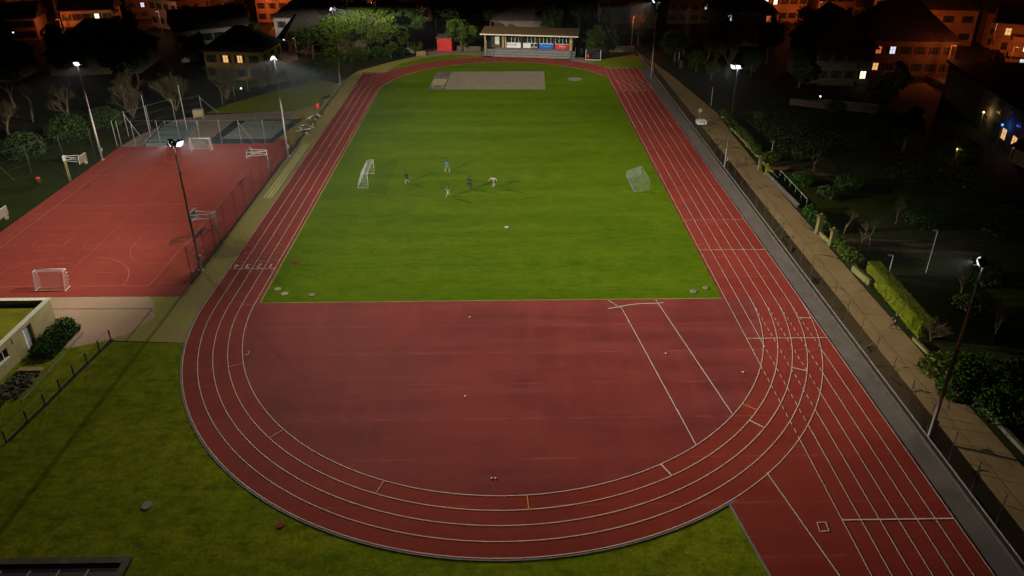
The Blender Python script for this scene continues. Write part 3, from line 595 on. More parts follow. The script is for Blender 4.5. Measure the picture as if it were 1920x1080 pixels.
# hurdles piled up beside the path
def hurdle():
    r_ = empty('hurdle', (0, 0, 0), 0); b = MB()
    for s_ in (-.55, .55): b.tube((0, s_, 0), (.65, s_, 0), .03, .03, 5).tube((0, s_, 0), (0, s_, .8), .025, .025, 5)
    b.build('frame', m['dsteel'], r_); MB().box((0, 0, .85), (.03, 1.2, .1)).build('bar', m['white'], r_); return r_
h0 = hurdle(); hn = 0
spots = [(569, 251, 'near'), (590, 229, 'far')]
names = ['black hurdle frame on the left of the nearer pile by the path', 'hurdle lying across the middle of the nearer pile', 'hurdle on the right of the nearer pile by the path', 'upright hurdle at the back of the nearer pile', 'hurdle leaning at the front of the nearer pile',
         'hurdle on the left of the farther pile by the path', 'hurdle lying in the middle of the farther pile', 'hurdle on the right of the farther pile', 'hurdle standing behind the farther pile']
for u, v, _ in spots:
    for i in range(5 if v > 240 else 4):
        o = h0 if hn == 0 else copy_tree(h0); g = G(u, v); o.location = (g.x+rng.uniform(-.9, .9), g.y-1+i*.55, .06+.05*i); o.rotation_euler = (rng.uniform(-.4, .9), rng.uniform(-.3, .8), rng.uniform(0, 3.1))
        tag(o, names[hn], 'hurdle', 'hurdles piled beside the path'); hn += 1
for u, v, lb in ((573, 252, 'wooden crate beside the nearer pile of hurdles'), (584, 236, 'tan box at the front of the farther pile of hurdles')):
    g = G(u, v); r_ = empty('wooden_crate', g, .5, lb, 'crate', 'crates among the hurdles'); MB().box((0, 0, .25), (.7, .45, .42)).build('body', m['pwood'], r_); MB().box((0, 0, .48), (.75, .5, .05)).build('lid', m['wood'], r_)
def bin_(u, v, lb, top, body, h=.95):
    g = G(u, v); r_ = empty('litter_bin', g, .2, lb, 'litter bin', 'litter bins around the sports ground')
    MB().lathe((0, 0, .0), ((.2, 0), (.27, .05), (.3, h*.8), (.28, h*.8)), 14).build('body', body, r_, True); MB().lathe((0, 0, h*.78), ((.32, 0), (.33, .12), (.22, .2)), 14).build('lid', top, r_, True)
bin_(596, 203, 'red litter bin on a post at the edge of the sloping lawn', m['red'], m['red']); bin_(73, 344, 'litter bin with a red top and green body in the dark left of the court', m['red'], m['leafD']); bin_(1103, 109, 'red bin in front of the shelter right of the grandstand', m['red'], m['red'])
g = G(374, 222); root = empty('equipment_box', g, .15, 'grey equipment box on legs at the top left corner of the asphalt', 'equipment box')
MB().box((0, 0, .95), (1.6, 1.0, 1.2)).build('body', m['concrete'], root); MB().box((-.7, -.4, .15), (.08, .08, .34)).box((.7, -.4, .15), (.08, .08, .34)).box((0, .1, 1.58), (1.7, 1.1, .06)).build('stand', m['galv'], root)
# cart with round sign on the lane
root = empty('white_cart', (33.0, 53.2, .04), .1, 'small white cart parked on the lane with a round sign behind it', 'cart')
MB().box((0, 0, .62), (1.5, 1.0, .6)).box((0, .1, .96), (1.3, .8, .1)).build('body', m['white'], root); MB().box((0, -.51, .78), (1.0, .03, .12)).build('slot', m['black'], root)
for s_ in (-.55, .55): MB().tube((s_, -.52, .17), (s_, -.44, .17), .17, .17, 12).build('wheel', m['black'], root)
root = empty('round_sign', (33.1, 54.9, .04), 0, 'round pale sign on a thin post behind the white cart', 'sign'); MB().tube((0, 0, 0), (0, 0, 1.9), .03, .03, 6).build('post', m['galv'], root); MB().tube((0, -.05, 2.1), (0, -.02, 2.1), .34, .34, 18).build('disc', m['coping'], root)

# ------------------------------------------------------------------ grandstand
SA = math.radians(-9.5); root = empty('grandstand', (-4.4, 103.9, .03), SA, 'long low grandstand with sponsor banners behind the far bend', 'grandstand')
WD = 21.2
b = MB()
for i in range(3): b.span(2.4, WD-1.3, i*.75, (i+1)*.75, 0, .45+i*.42)
b.span(2.4, WD-1.3, 2.25, 6.5, 0, 1.35); b.build('bleacher_step', m['greyconc'], root)
for nm, x0, x1, z0 in (('stairs', .1, 2.3, 0), ('stairs', WD-1.2, WD-.1, 0)):
    b = MB()
    for i in range(7): b.span(x0, x1, .1+i*.32, .1+i*.32+.28, .14+i*.17, .2+i*.17)
    b.tube((x0, 0, .9), (x0, 2.2, 2.2), .03, .03, 5).tube((x1, 0, .9), (x1, 2.2, 2.2), .03, .03, 5).tube((x0, 0, 0), (x0, 0, 1.0), .03, .03, 5).tube((x1, 0, 0), (x1, 0, 1.0), .03, .03, 5)
    b.build(nm, m['galv'], root)
MB().span(.2, WD-.9, 3.7, 6.6, 1.3, 4.6).build('back_wall', m['wood'], root)
for q_ in ((0, .25, 2.3, 6.6, 0, 4.7), (4.0, 4.35, 3.3, 3.7, 1.3, 4.6), (4.6, 4.9, 3.3, 3.7, 1.3, 4.6), (WD-1.55, WD-1.0, 2.4, 6.6, 1.3, 4.7)): MB().span(*q_).build('pillar', m['pwood'], root)
rf = MB(); n = len(rf.v); rf.v += [(-.8, 1.2, 4.85), (WD+.4, 1.2, 4.85), (WD+.4, 7.2, 5.5), (-.8, 7.2, 5.5), (-.8, 1.2, 4.65), (WD+.4, 1.2, 4.65), (WD+.4, 7.2, 5.3), (-.8, 7.2, 5.3)]
rf.f += [(0, 1, 2, 3), (7, 6, 5, 4), (0, 4, 5, 1), (1, 5, 6, 2), (2, 6, 7, 3), (3, 7, 4, 0)]; r_ = rf.build('roof', m['wood'], root)
MB().span(-.82, WD+.42, 1.12, 1.19, 4.62, 4.88).build('fascia', m['coping'], r_)
for x0, x1, wins in ((5.0, 8.3, 3), (8.8, 12.1, 3), (12.6, 15.8, 3), (16.2, 19.5, 3)):
    wn = MB().span(x0, x1, 3.62, 3.68, 2.5, 4.3).build('window', m['glass'], root); f = MB()
    for i in range(wins+1 if x0 > 12 else wins): xx = x0+.05+i*.85+(1.0 if x0 < 12 else 0); f.span(xx, xx+.11, 3.56, 3.62, 2.5, 4.2)
    f.span(x0, x1, 3.56, 3.615, 2.42, 2.55); f.build('window_frame', m['white'], wn)
    MB().span(x1+.02, x1+.22, 3.5, 3.72, 1.3, 4.6).build('post', m['wood'], root)
wn = MB().span(10.7, 12.1, 3.6, 3.66, 1.7, 2.4).build('window', m['glass'], root); MB().span(10.65, 12.15, 3.55, 3.6, 1.6, 1.72).span(11.35, 11.45, 3.55, 3.6, 1.72, 2.42).build('window_frame', m['white'], wn)
TX = (PI/2, 0, 0)
def banner(x0, x1, z0, z1, mat, lines, lb):
    bn = MB().span(x0, x1, 3.42, 3.5, z0, z1).build('banner', mat, root); bn['label'] = lb
    for s_, sz, dx, z_, mt in lines: text(s_, sz, ((x0+x1)/2+dx, 3.40, z_), TX, mt, 'lettering', bn)
m['maroon'] = M('maroon_print', (.25, .02, .04)); m['greyprint'] = M('grey_print', (.3, .33, .36))
banner(4.95, 8.3, 1.4, 2.5, m['white'], [('& Cornèr', .62, -.45, 2.12, m['maroon']), ('————————', .2, .1, 1.62, m['greyprint'])], 'white banner with dark red lettering')
banner(8.85, 10.6, 1.45, 2.45, m['white'], [('————', .35, 0, 1.97, m['greyprint'])], 'small white banner with a grey stripe')
banner(12.65, 15.8, 1.38, 2.42, m['blue'], [('f', .55, -1.0, 2.1, m['white']), ('sportplatz', .36, .25, 1.95, m['white'])], 'blue banner with pale lettering') if False else banner(12.65, 15.8, 1.38, 2.42, m['blue'], [('|', .5, -1.0, 2.12, m['white']), ('–– ––––', .5, .25, 1.92, m['white'])], 'blue banner with pale illegible print')
banner(16.25, 19.45, 1.38, 2.4, m['red'], [('▪ Bäumlin', .42, .1, 2.0, m['white']), ('––––––', .2, 0, 1.65, m['white'])], 'red banner with white lettering')
tag(MB().span(2.3, 3.3, 3.3, 3.36, 2.1, 3.9).build('notice_board', m['coping'], root), 'pale notice board with lines of text')
b = MB()
for i in range(5): b.span(2.45, 3.15, 3.27, 3.295, 2.35+i*.3, 2.42+i*.3)
b.build('notice_print', m['greyprint'], bpy.data.objects['notice_board'])
MB().span(.5, 2.1, 3.66, 3.69, 1.5, 4.2).span(3.35, 3.9, 3.66, 3.69, 1.5, 4.2).build('dark_opening', m['black'], root)
# container with ramp
root = empty('red_container', (-15.2, 108.6, .03), -.05, 'bright red garage-like container in the yard left of the grandstand', 'container')
MB().span(0, 3.4, 0, 4.5, .1, 3.1).build('body', m['red'], root); MB().span(-.25, 3.6, -.2, 4.6, 3.1, 3.3).build('roof', m['plaster'], root); MB().span(.15, 3.2, -.05, -.01, .25, 2.7).build('door', m['red'], root)
MB().lathe((2.75, -.12, 2.45), ((.09, 0), (.09, .16)), 8).build('lamp', m['white'], root)
tag(MB().ext([(-14.7, 105.8), (-11.7, 105.8), (-10.6, 108.3), (-12.2, 108.5)], .03, .12).build('ramp', m['plaza']), 'pale paved ramp in front of the red container', 'ramp')
root = empty('shelter', (18.8, 99.6, .02), -.1, 'small dark open shelter with white posts right of the grandstand', 'shelter')
for x in (0, 3.3): MB().tube((x, 0, 0), (x, 0, 2.3), .07, .07, 6).build('post', m['white'], root)
MB().span(-.2, 3.5, -.1, 2.2, 2.3, 2.42).build('roof', m['dsteel'], root); MB().span(0, 3.3, 2.0, 2.1, 0, 2.3).build('back_wall', m['black'], root); MB().span(0, 3.3, .0, .12, .0, .12).build('sill', m['white'], root)
tag(MB().span(17.6, 18.6, 104, 104.2, 0, 1.7).build('screen', m['leafD']), 'dark green screen between grandstand stairs and shelter', 'screen')
# low walls, wooden fence at the back
def wall(p, q, h, t, mat, label, name='garden_wall', cat='wall', cap=None, group=None):
    p = Vector((p[0], p[1])); q = Vector((q[0], q[1])); d = q-p; a = math.atan2(d.y, d.x); c = (p+q)/2
    root = empty(name, (c.x, c.y, .02), a, label, cat, group); MB().box((0, 0, h/2), (d.length, t, h)).build('body', mat, root)
    if cap: MB().box((0, 0, h+.03), (d.length+.04, t+.08, .06)).build('coping', cap, root)
    return root
wall((23.5, 107.6), (30.9, 107.2), 1.3, .3, m['plaster'], 'low pale wall behind the lawn corner right of the grandstand', cap=m['greyconc'])
wall((-22.4, 107.9), (-19.0, 107.6), 1.2, .25, m['greyconc'], 'short grey wall left of the red container', cap=m['greyconc'])
wall((-10.6, 109.5), (-5, 108.6), 1.2, .25, m['plaster'], 'pale wall between the round tree and the grandstand')
root = empty('wooden_gate', (-19.6, 104.3, .02), .2, 'small wooden slatted fence beside the far path', 'wooden fence')
for i in range(12): MB().box((i*.18, 0, .55), (.13, .05, 1.1)).build('slat', m['pwood'], root)
MB().box((1, .05, .9), (2.2, .04, .08)).box((1, .05, .3), (2.2, .04, .08)).build('rail', m['wood'], root)

# ------------------------------------------------------------------ trees
def crown(b, C, R, n, size, clumps=40):
    C = np.array(C); R = np.array(R); k_ = rng.normal(size=(clumps, 3)); k_ /= np.linalg.norm(k_, axis=1)[:, None]; k_ *= rng.uniform(.35, 1, clumps)[:, None]
    rad = rng.uniform(.16, .34, clumps); w_ = rad**2; idx = rng.choice(clumps, n, p=w_/w_.sum()); P = rng.normal(size=(n, 3)); P /= np.linalg.norm(P, axis=1)[:, None]
    P = C+(k_[idx]+P*(rad[idx]*rng.uniform(.55, 1.05, n))[:, None])*R; P = P[P[:, 2] > .05]; b.leaves(P, size); return b
def limbs(b, p, d, ln, r, depth, spread=.6, up=.15, n=5):
    q = p+d*ln; b.tube(p, q, max(r, .008), max(r*.6, .006), n, False)
    if depth == 0: return
    for i in range(random.choice((2, 3, 3, 4))):
        e = Vector((random.gauss(0, 1), random.gauss(0, 1), random.gauss(0, .7))); dd = (d+e*spread+Vector((0, 0, up))).normalized(); limbs(b, p.lerp(q, random.uniform(.45, 1)), dd, ln*random.uniform(.58, .85), r*.5, depth-1, spread, up, 3)
def tree(x, y, h, cr, label, leaf='leafL', n=5000, size=.42, trunk=.3, base=.32, name='tree', bark='bark', group=None, depth=3, cz=None):
    root = empty(name, (x, y, 0), 0, label, 'tree', group); b = MB(); th = h*base; b.tube((0, 0, 0), (0, 0, th), trunk, trunk*.75, 8, False)
    for i in range(5): a = i*1.3+random.random(); limbs(b, Vector((0, 0, th*.8)), Vector((math.cos(a)*.5, math.sin(a)*.5, 1)).normalized(), h*.25, trunk*.5, depth)
    b.build('trunk', m[bark], root)
    if n: crown(MB(), (0, 0, cz or (h*(base*.7)+h)/2), (cr, cr, h*(1-base*.7)/2), n, size).build('crown', m[leaf], root)
    return root
def bare(x, y, h, label, trunk=.22, stems=1, mat='bark', depth=5, spread=.45, group=None, up=.2, ln=.28, lean=.1):
    root = empty('bare_tree', (x, y, 0), 0, label, 'tree', group); b = MB()
    for s_ in range(stems):
        a = random.uniform(0, 2*PI); d = Vector((math.cos(a)*lean, math.sin(a)*lean, 1)).normalized() if stems == 1 else Vector((math.cos(a)*.5, math.sin(a)*.5, 1)).normalized()
        limbs(b, Vector((0, 0, 0)), d, h*ln, trunk*(1 if stems == 1 else .5), depth, spread, up)
    b.build('trunk', m[mat], root); return root
GT = 'trees beyond the far left bend'
tree(-25.5, 103.5, 9.5, 4.6, 'brightly lit leafy tree, biggest of the clump left of the far bend', n=9000, group=GT)
tree(-31, 107, 13.5, 6.2, 'tall leafy tree rising behind the biggest lit tree of the far left clump', n=9000, group=GT)
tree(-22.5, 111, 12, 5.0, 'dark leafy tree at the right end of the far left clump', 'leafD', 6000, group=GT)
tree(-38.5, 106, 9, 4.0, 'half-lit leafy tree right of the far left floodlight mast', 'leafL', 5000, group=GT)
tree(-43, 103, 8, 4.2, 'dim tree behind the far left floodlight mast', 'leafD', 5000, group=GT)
bare(-33.6, 99.5, 8.5, 'bare tree with pale twisted limbs among the leafy trees by the far left mast', .35, 1, 'palebark', 6, .75, up=-.02)
GB = 'bushes along the far path'
for i, (x, y, r_, h_, lb) in enumerate(((-36.6, 90.5, 2.6, 2.6, 'round bush behind the foot of the far left mast'), (-37.2, 97, 3, 3.4, 'bright bush at the bend of the far path'), (-32.5, 100.4, 2.6, 3, 'lit bush in front of the pale bare tree'), (-27.6, 103.6, 2.4, 2.6, 'low bush at the foot of the biggest lit tree'), (-24.3, 104.8, 2.0, 2.2, 'dark bush on the inside of the far path'), (-40, 88, 3, 2.6, 'dim bush left of the far left mast'))):
    rt = empty('bush', (x, y, 0), 0, lb, 'bush', GB); bushmb([(0, 0, h_*.45, r_, r_*.8, h_*.6), (.8, .5, h_*.4, r_*.7, r_*.6, h_*.5)], 1700, .34).build('foliage', m['leafL' if i in (0, 1, 2) else 'shrub'], rt)
rt = empty('bush', (-19.8, 105.8, 0), 0, 'spiky upright shrub above the small wooden fence', 'bush'); b = MB(); P = []
for i in range(60):
    a = random.uniform(0, 2*PI); q = Vector((math.cos(a)*1.4, math.sin(a)*1.2, random.uniform(1.6, 3.2))); b.tube((0, 0, 0), q, .03, .015, 3, False); P += [tuple(q*random.uniform(.5, 1.05)+Vector((random.gauss(0, .1), 0, random.gauss(0, .1)))) for _ in range(9)]
b.leaves(P, .3); b.build('foliage', m['leafL'], rt)
tree(-9.6, 108.6, 7.6, 3.7, 'round leafy tree between the red container and the grandstand', 'leafL', 7000, .34, .2, .3)
tree(21.0, 103.2, 6.8, 2.9, 'round light-green tree beside the shelter right of the grandstand', 'leafL', 6000, .32, .16, .3)
tree(25.2, 105.0, 5.6, 2.0, 'smaller green tree right of the shelter', 'leafL', 3000, .32, .14, .35)
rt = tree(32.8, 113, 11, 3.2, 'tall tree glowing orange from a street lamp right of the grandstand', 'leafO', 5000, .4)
tree(38.5, 98, 6.5, 3.4, 'leafy tree beyond the lane behind the far right mast', 'leafL', 5000, .36, .2)
tree(40.8, 88, 5, 2.4, 'small leafy tree leaning over the far end of the lane', 'leafL', 3000, .34, .15)
GR = 'tall bare trees right of the lane'
for x, y, h_, lb in ((44, 92, 16, 'tall bare tree with a lit window showing behind it'), (48, 90, 17, 'tallest bare tree right of the lane'), (46, 83, 13, 'slender bare tree right of the lane, nearest of the tall ones'), (53, 88, 15, 'bare tree at the right side of the tall group'), (42, 104, 15, 'bare tree behind the leafy tree by the lane')):
    bare(x, y, h_, lb, .3, 1, 'bark', 6, .33, GR, .4)
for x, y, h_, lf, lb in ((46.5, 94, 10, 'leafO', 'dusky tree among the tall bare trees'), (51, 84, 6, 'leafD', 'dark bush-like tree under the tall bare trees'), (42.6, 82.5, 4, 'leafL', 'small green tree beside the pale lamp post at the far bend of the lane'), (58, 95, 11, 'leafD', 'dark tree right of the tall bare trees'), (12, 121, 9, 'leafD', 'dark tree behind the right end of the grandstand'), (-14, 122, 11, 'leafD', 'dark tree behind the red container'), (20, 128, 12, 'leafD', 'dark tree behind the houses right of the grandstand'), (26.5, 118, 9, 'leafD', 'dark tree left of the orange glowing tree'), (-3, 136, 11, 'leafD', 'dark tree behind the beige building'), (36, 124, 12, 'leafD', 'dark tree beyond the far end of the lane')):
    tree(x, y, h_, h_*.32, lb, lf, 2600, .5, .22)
GL = 'bare shrubs beyond the pits'
for x, y, h_, st, lb, mt in ((-51.5, 70.5, 8.5, 9, 'big spreading bare shrub lit green behind the equipment box', 'palebark'), (-58, 63.5, 8, 7, 'bare multi-stemmed shrub behind the covered pit', 'palebark'), (-64, 60, 8, 5, 'dusky bare shrub left of the covered pit', 'bark'), (-47, 79, 5.5, 8, 'bare shrub beyond the sloping lawn fence', 'palebark')):
    bare(x, y, h_, lb, .3, st, mt, 5, .4, GL, .35, .3)
GD = 'bare trees in the dark left of the court'
for x, y, h_, lb in ((-76, 46, 10, 'bare tree at the left picture edge'), (-72, 55, 11, 'bare tree behind the lone left mast'), (-80, 58, 12, 'bare tree with reddish limbs far left'), (-68, 66, 9, 'bare tree between lone mast and covered pit'), (-88, 66, 12, 'bare tree below the lit window at far left'), (-84, 45, 10, 'bare tree cut by the left picture edge')):
    bare(x, y, h_, lb, .28, 1, 'bark', 6, .42, GD, .2)
for x, y, r_, lb in ((-71, 41, 3, 'dark bush behind the boundary fence at the left edge'), (-69, 49, 3.2, 'brownish bush left of the lone mast'), (-66, 55, 2.6, 'dark bush between lone mast and covered pit'), (-76, 34, 3, 'dark bush at the lower left boundary fence')):
    rt = empty('bush', (x, y, 0), 0, lb, 'bush', 'bushes in the dark left of the court'); bushmb([(0, 0, r_*.5, r_, r_*.8, r_*.8)], 1800, .4).build('foliage', m['leafD'], rt)
def hedge(p, q, w_, h, mat, label, dens=260, size=.12, core=True, name='hedge', rough=.04):
    p = Vector((p[0], p[1])); q = Vector((q[0], q[1])); d = q-p; L_ = d.length; a = math.atan2(d.y, d.x); root = empty(name, (p.x, p.y, 0), a, label, 'hedge'); b = MB()
    if core: b.span(.05, L_-.05, -w_/2+.06, w_/2-.06, .02, h-.06)
    n = int(dens*L_*(2*h+w_)); s_ = rng.random(n)*(2*h+w_); x = rng.random(n)*L_; P = np.zeros((n, 3)); P[:, 0] = x
    A1 = s_ < h; A2 = (s_ >= h) & (s_ < h+w_); A3 = s_ >= h+w_
    P[A1, 1] = -w_/2; P[A1, 2] = s_[A1]; P[A2, 1] = s_[A2]-h-w_/2; P[A2, 2] = h; P[A3, 1] = w_/2; P[A3, 2] = s_[A3]-h-w_
    e = rng.random((int(dens*2*w_*h), 3)); e[:, 0] = np.round(e[:, 0])*L_; e[:, 1] = (e[:, 1]-.5)*w_; e[:, 2] *= h; P = np.concatenate([P, e]); P += rng.normal(size=P.shape)*rough
    b.leaves(P, size); b.build('foliage', mat, root); return root
hedge((38.4, 4.2), (38.0, -6.9), 1.25, 1.7, m['hedge'], 'neatly clipped box-shaped hedge beside the lane', 260, .11)
hb = empty('hedge', (37.4, 11.2, 0), 0, 'rough overgrown hedge running from the gate pillar down to the low wall', 'hedge'); bushmb([(.25+rng.uniform(-.2, .2), -i*.42, .55, .75, .5, .7+rng.uniform(-.1, .25)) for i in range(13)], 330, .2).build('foliage', m['leafL'], hb)
hb = empty('hedge', (37.6, 19.8, 0), 0, 'dark shaggy hedge between the railing and the gate pillar', 'hedge'); bushmb([(rng.uniform(-.1, .5), -i*.5, .4, .7, .5, .6) for i in range(11)], 260, .22).build('foliage', m['shrub'], hb)
hb = empty('hedge', (38.6, 60, 0), 0, 'leafy border along the garden side of the lane', 'hedge'); bushmb([(rng.uniform(-.4, .5)-.012*i*i*.1, -i*.9, .25, .8, .6, .4) for i in range(24)], 220, .25).build('foliage', m['leafL'], hb)
hb = empty('hedge', (-52, 76.5, 0), .35, 'low hedge at the top of the sloping lawn', 'hedge'); bushmb([(i*.9, i*.35+rng.uniform(-.3, .3), .6, 1, .9, .9) for i in range(22)], 300, .3).build('foliage', m['leafL'], hb)
for u, v, r_, lb, mt in ((1447, 300, 1.3, 'bright bush round the small garden lamp post', 'leafL'), (1760, 700, 1.8, 'low green bush beyond the lane right of the nearest mast', 'leafL'), (1800, 690, 1.5, 'dim bush right of the lane behind the nearest mast', 'shrub'), (1790, 740, 1.6, 'dark bush by the stone edging behind the nearest mast', 'shrub'), (1830, 720, 2.6, 'dark bush in the garden at the lower right', 'shrub'), (1880, 780, 2.4, 'dark bush at the right picture edge', 'shrub'), (1500, 345, 1.6, 'dim bush behind the garden railing', 'shrub'), (1425, 222, 1.2, 'green clump in the allotment beds', 'leafL')):
    g = G(u, v); rt = empty('bush', g, 0, lb, 'bush', 'garden bushes right of the lane'); bushmb([(0, 0, r_*.4, r_, r_*.8, r_*.6)], 1300, .24).build('foliage', m[mt], rt)
for u, v, h_, lb in ((1745, 640, 3.2, 'bare thicket at the end of the clipped hedge'), (1610, 470, 4, 'young bare tree beside the garden path'), (1582, 438, 4.5, 'slender bare tree behind the gate pillars'), (1525, 320, 5, 'bare fruit tree in the garden'), (1630, 460, 4.5, 'reddish young tree between the garden paths'), (1680, 420, 5, 'bare tree in the dark garden'), (1800, 560, 5, 'bare tree left of the nearest mast'), (1860, 640, 5, 'bare tree in the dark at the right edge')):
    g = G(u, v); bare(g.x, g.y, h_, lb, .08, 5 if 'thicket' in lb else 1, 'bark', 5, .4, 'bare garden trees right of the lane', .2)
# beds of the allotment : rows of low plants
b = MB()
for i in range(14):
    a = G(1362+i*7, 214+i*5.2); n = 260; P = np.stack([a.x+1+rng.random(n)*16, a.y+rng.normal(size=n)*.25, .08+rng.random(n)*.22], 1); b.leaves(P, .3)
tag(b.build('ground_cover', m['leafD']), kind='stuff', label='rows of low plants in the allotment garden')
b = MB()
for i in range(46): g = G(1368+i*1.9+random.uniform(-1, 1), 240+i*2.05+random.uniform(-1, 1)); b.box((g.x+.2, g.y, .08), (.3, .25, .18), random.random()*3)
tag(b.build('border_stones', m['concrete']), 'row of pale stones edging the garden beside the lane', 'stones', kind='stuff')

# ------------------------------------------------------------------ right-hand garden walls, pillars, lamp posts
wall((36.6, 31.6), (37.0, 20.8), .45, .25, m['darkstone'], 'low dark wall along the lane in front of the garden railing', cap=m['greyconc'])
root = empty('garden_railing', (38.3, 31, .02), 0, 'thin pale railing above the low lane wall', 'railing')
for i in range(6): MB().tube((0, -i*1.9, 0), (0, -i*1.9, .95), .03, .03, 5).build('post', m['galv'], root)
MB().tube((0, 0, .95), (0, -9.5, .95), .04, .04, 5).build('rail', m['coping'], root)
def pillar(x, y, h, w_, label, mat='mossy'):
    root = empty('gate_pillar', (x, y, 0), .05, label, 'pillar', 'stone pillars along the lane'); MB().span(-w_/2, w_/2, -w_/2, w_/2, .3, h).build('shaft', m[mat], root)
    MB().span(-w_/2-.08, w_/2+.08, -w_/2-.08, w_/2+.08, 0, .3).build('plinth', m[mat], root); MB().span(-w_/2-.12, w_/2+.12, -w_/2-.12, w_/2+.12, h, h+.14).build('capstone', m[mat], root); MB().lathe((0, 0, h+.14), ((.12, 0), (.2, .12), (.2, .22), (.1, .34), (.02, .38)), 10).build('finial', m[mat], root, True)
pillar(36.75, 13.9, 2.2, .55, 'taller mossy stone gate pillar beside the lane'); pillar(37.0, 10.9, 1.9, .45, 'shorter stone gate pillar with a broad cap, nearer to the rough hedge')
wall((36.75, 13.4), (36.95, 11.2), .5, .25, m['mossy'], 'short stone wall joining the two gate pillars')
wall((36.9, 5.2), (37.3, 2.2), .7, .3, m['mossy'], 'low stone garden wall between the rough hedge and the clipped hedge')
wall((36.9, -7.1), (37.4, -13.2), .28, .25, m['mossy'], 'low kerb-like wall beyond the end of the clipped hedge')
wall((37.5, -13.6), (37.9, -28), .35, .3, m['rock'], 'rough stone edging at the lower right of the lane')
pillar(36.4, 33.8, 1.6, .4, 'flat-capped stone post by the garden entrance with the bright bush'); pillar(36.8, 31.9, 1.2, .4, 'mossy green post beside the pale railing', 'hedge')
wall((37.2, 33.6), (40.5, 33.8), .4, .3, m['wood'], 'low brown timber edging by the garden entrance')
def post_lamp(u, v, h, label, group='pale lamp posts in the gardens'):
    g = G(u, v); root = empty('lamp_post', g, 0, label, 'lamp post', group); MB().tube((0, 0, 0), (0, 0, h), .045, .035, 8).build('pole', m['white'], root, True); MB().box((-.25, 0, h+.02), (.5, .16, .08)).build('lamp_head', m['galv'], root)
post_lamp(1662, 530, 3.2, 'unlit lamp post behind the clipped hedge'); post_lamp(1445, 296, 2.6, 'unlit lamp post rising from the bright bush'); post_lamp(1333, 198, 3.3, 'unlit lamp post at the far bend of the lane'); post_lamp(1736, 512, 5, 'tall thin pale pole in the dark lawn left of the nearest mast head'); post_lamp(1272, 118, 2.5, 'small bright post among the bushes at the far bend of the lane')
g = G(1352, 218); tag(MB().box((g.x+.6, g.y-2, .1), (.5, 3.4, .12), .35).build('plank', m['pwood']), 'long pale plank lying in the allotment', 'plank')
g = G(1277, 128); tag(MB().span(g.x-.3, g.x+.3, g.y-.3, g.y+.3, 0, 1.7).build('brick_post', m['wood']), 'reddish brick post beside the far bend of the lane', 'post')
wall(G(1480, 196), G(1545, 204), 1.2, .3, m['plaster'], 'dim garden wall below the dark gabled house', name='garden_wall')
wall(G(1540, 203), G(1645, 213), 1.6, .3, m['plaster'], 'pale garden wall lit yellow beside a bush', name='garden_wall', cap=m['greyconc'])
for u, v, r_, lb in ((1640, 208, 2.2, 'yellow-lit bush at the right end of the pale garden wall'), (1565, 208, 1.6, 'ivy bush over the middle of the pale garden wall')):
    g = G(u, v); rt = empty('bush', g, 0, lb, 'bush'); bushmb([(0, 0, r_*.5, r_, r_*.8, r_*.7)], 1500, .3).build('foliage', m['leafL'], rt)

# ------------------------------------------------------------------ people
def skinmesh(name, chains, mat, parent, sub=1):
    vs, es, rs, key = [], [], [], {}
    for ch in chains:
        prev = None
        for p, r in ch:
            k_ = tuple(round(c, 4) for c in p)
            if k_ not in key: key[k_] = len(vs); vs.append(p); rs.append(r)
            i = key[k_]
            if prev is not None and prev != i: es.append((prev, i))
            prev = i
    me = bpy.data.meshes.new(name); me.from_pydata(vs, es, []); me.materials.append(mat); o = bpy.data.objects.new(name, me); COL.objects.link(o); o.parent = parent
    md = o.modifiers.new('skin', 'SKIN'); md.use_smooth_shade = True
    if not me.skin_vertices: 
        me.attributes.new  # layer is created by the modifier
    sv = me.skin_vertices[0].data if me.skin_vertices else None
    if sv:
        for i, r in enumerate(rs): sv[i].radius = (r, r) if not isinstance(r, tuple) else r
        sv[0].use_root = True
    if sub: o.modifiers.new('sub', 'SUBSURF').levels = sub; o.modifiers['sub'].render_levels = sub
    return o
m['skin'] = M('skin', (.5, .3, .2), (.45, .26, .18), 5, rough=.55); m['hair'] = M('dark_hair', (.03, .02, .015), None, 9)
m['wcloth'] = M('white_cloth', (.75, .75, .74), None, 4); m['bcloth'] = M('black_cloth', (.012, .012, .015), None, 4); m['ncloth'] = M('blue_cloth', (.03, .16, .32), (.02, .12, .26), 4); m['gcloth'] = M('slate_cloth', (.16, .17, .2), None, 4); m['brcloth'] = M('dark_brown_coat', (.06, .03, .03), None, 4)
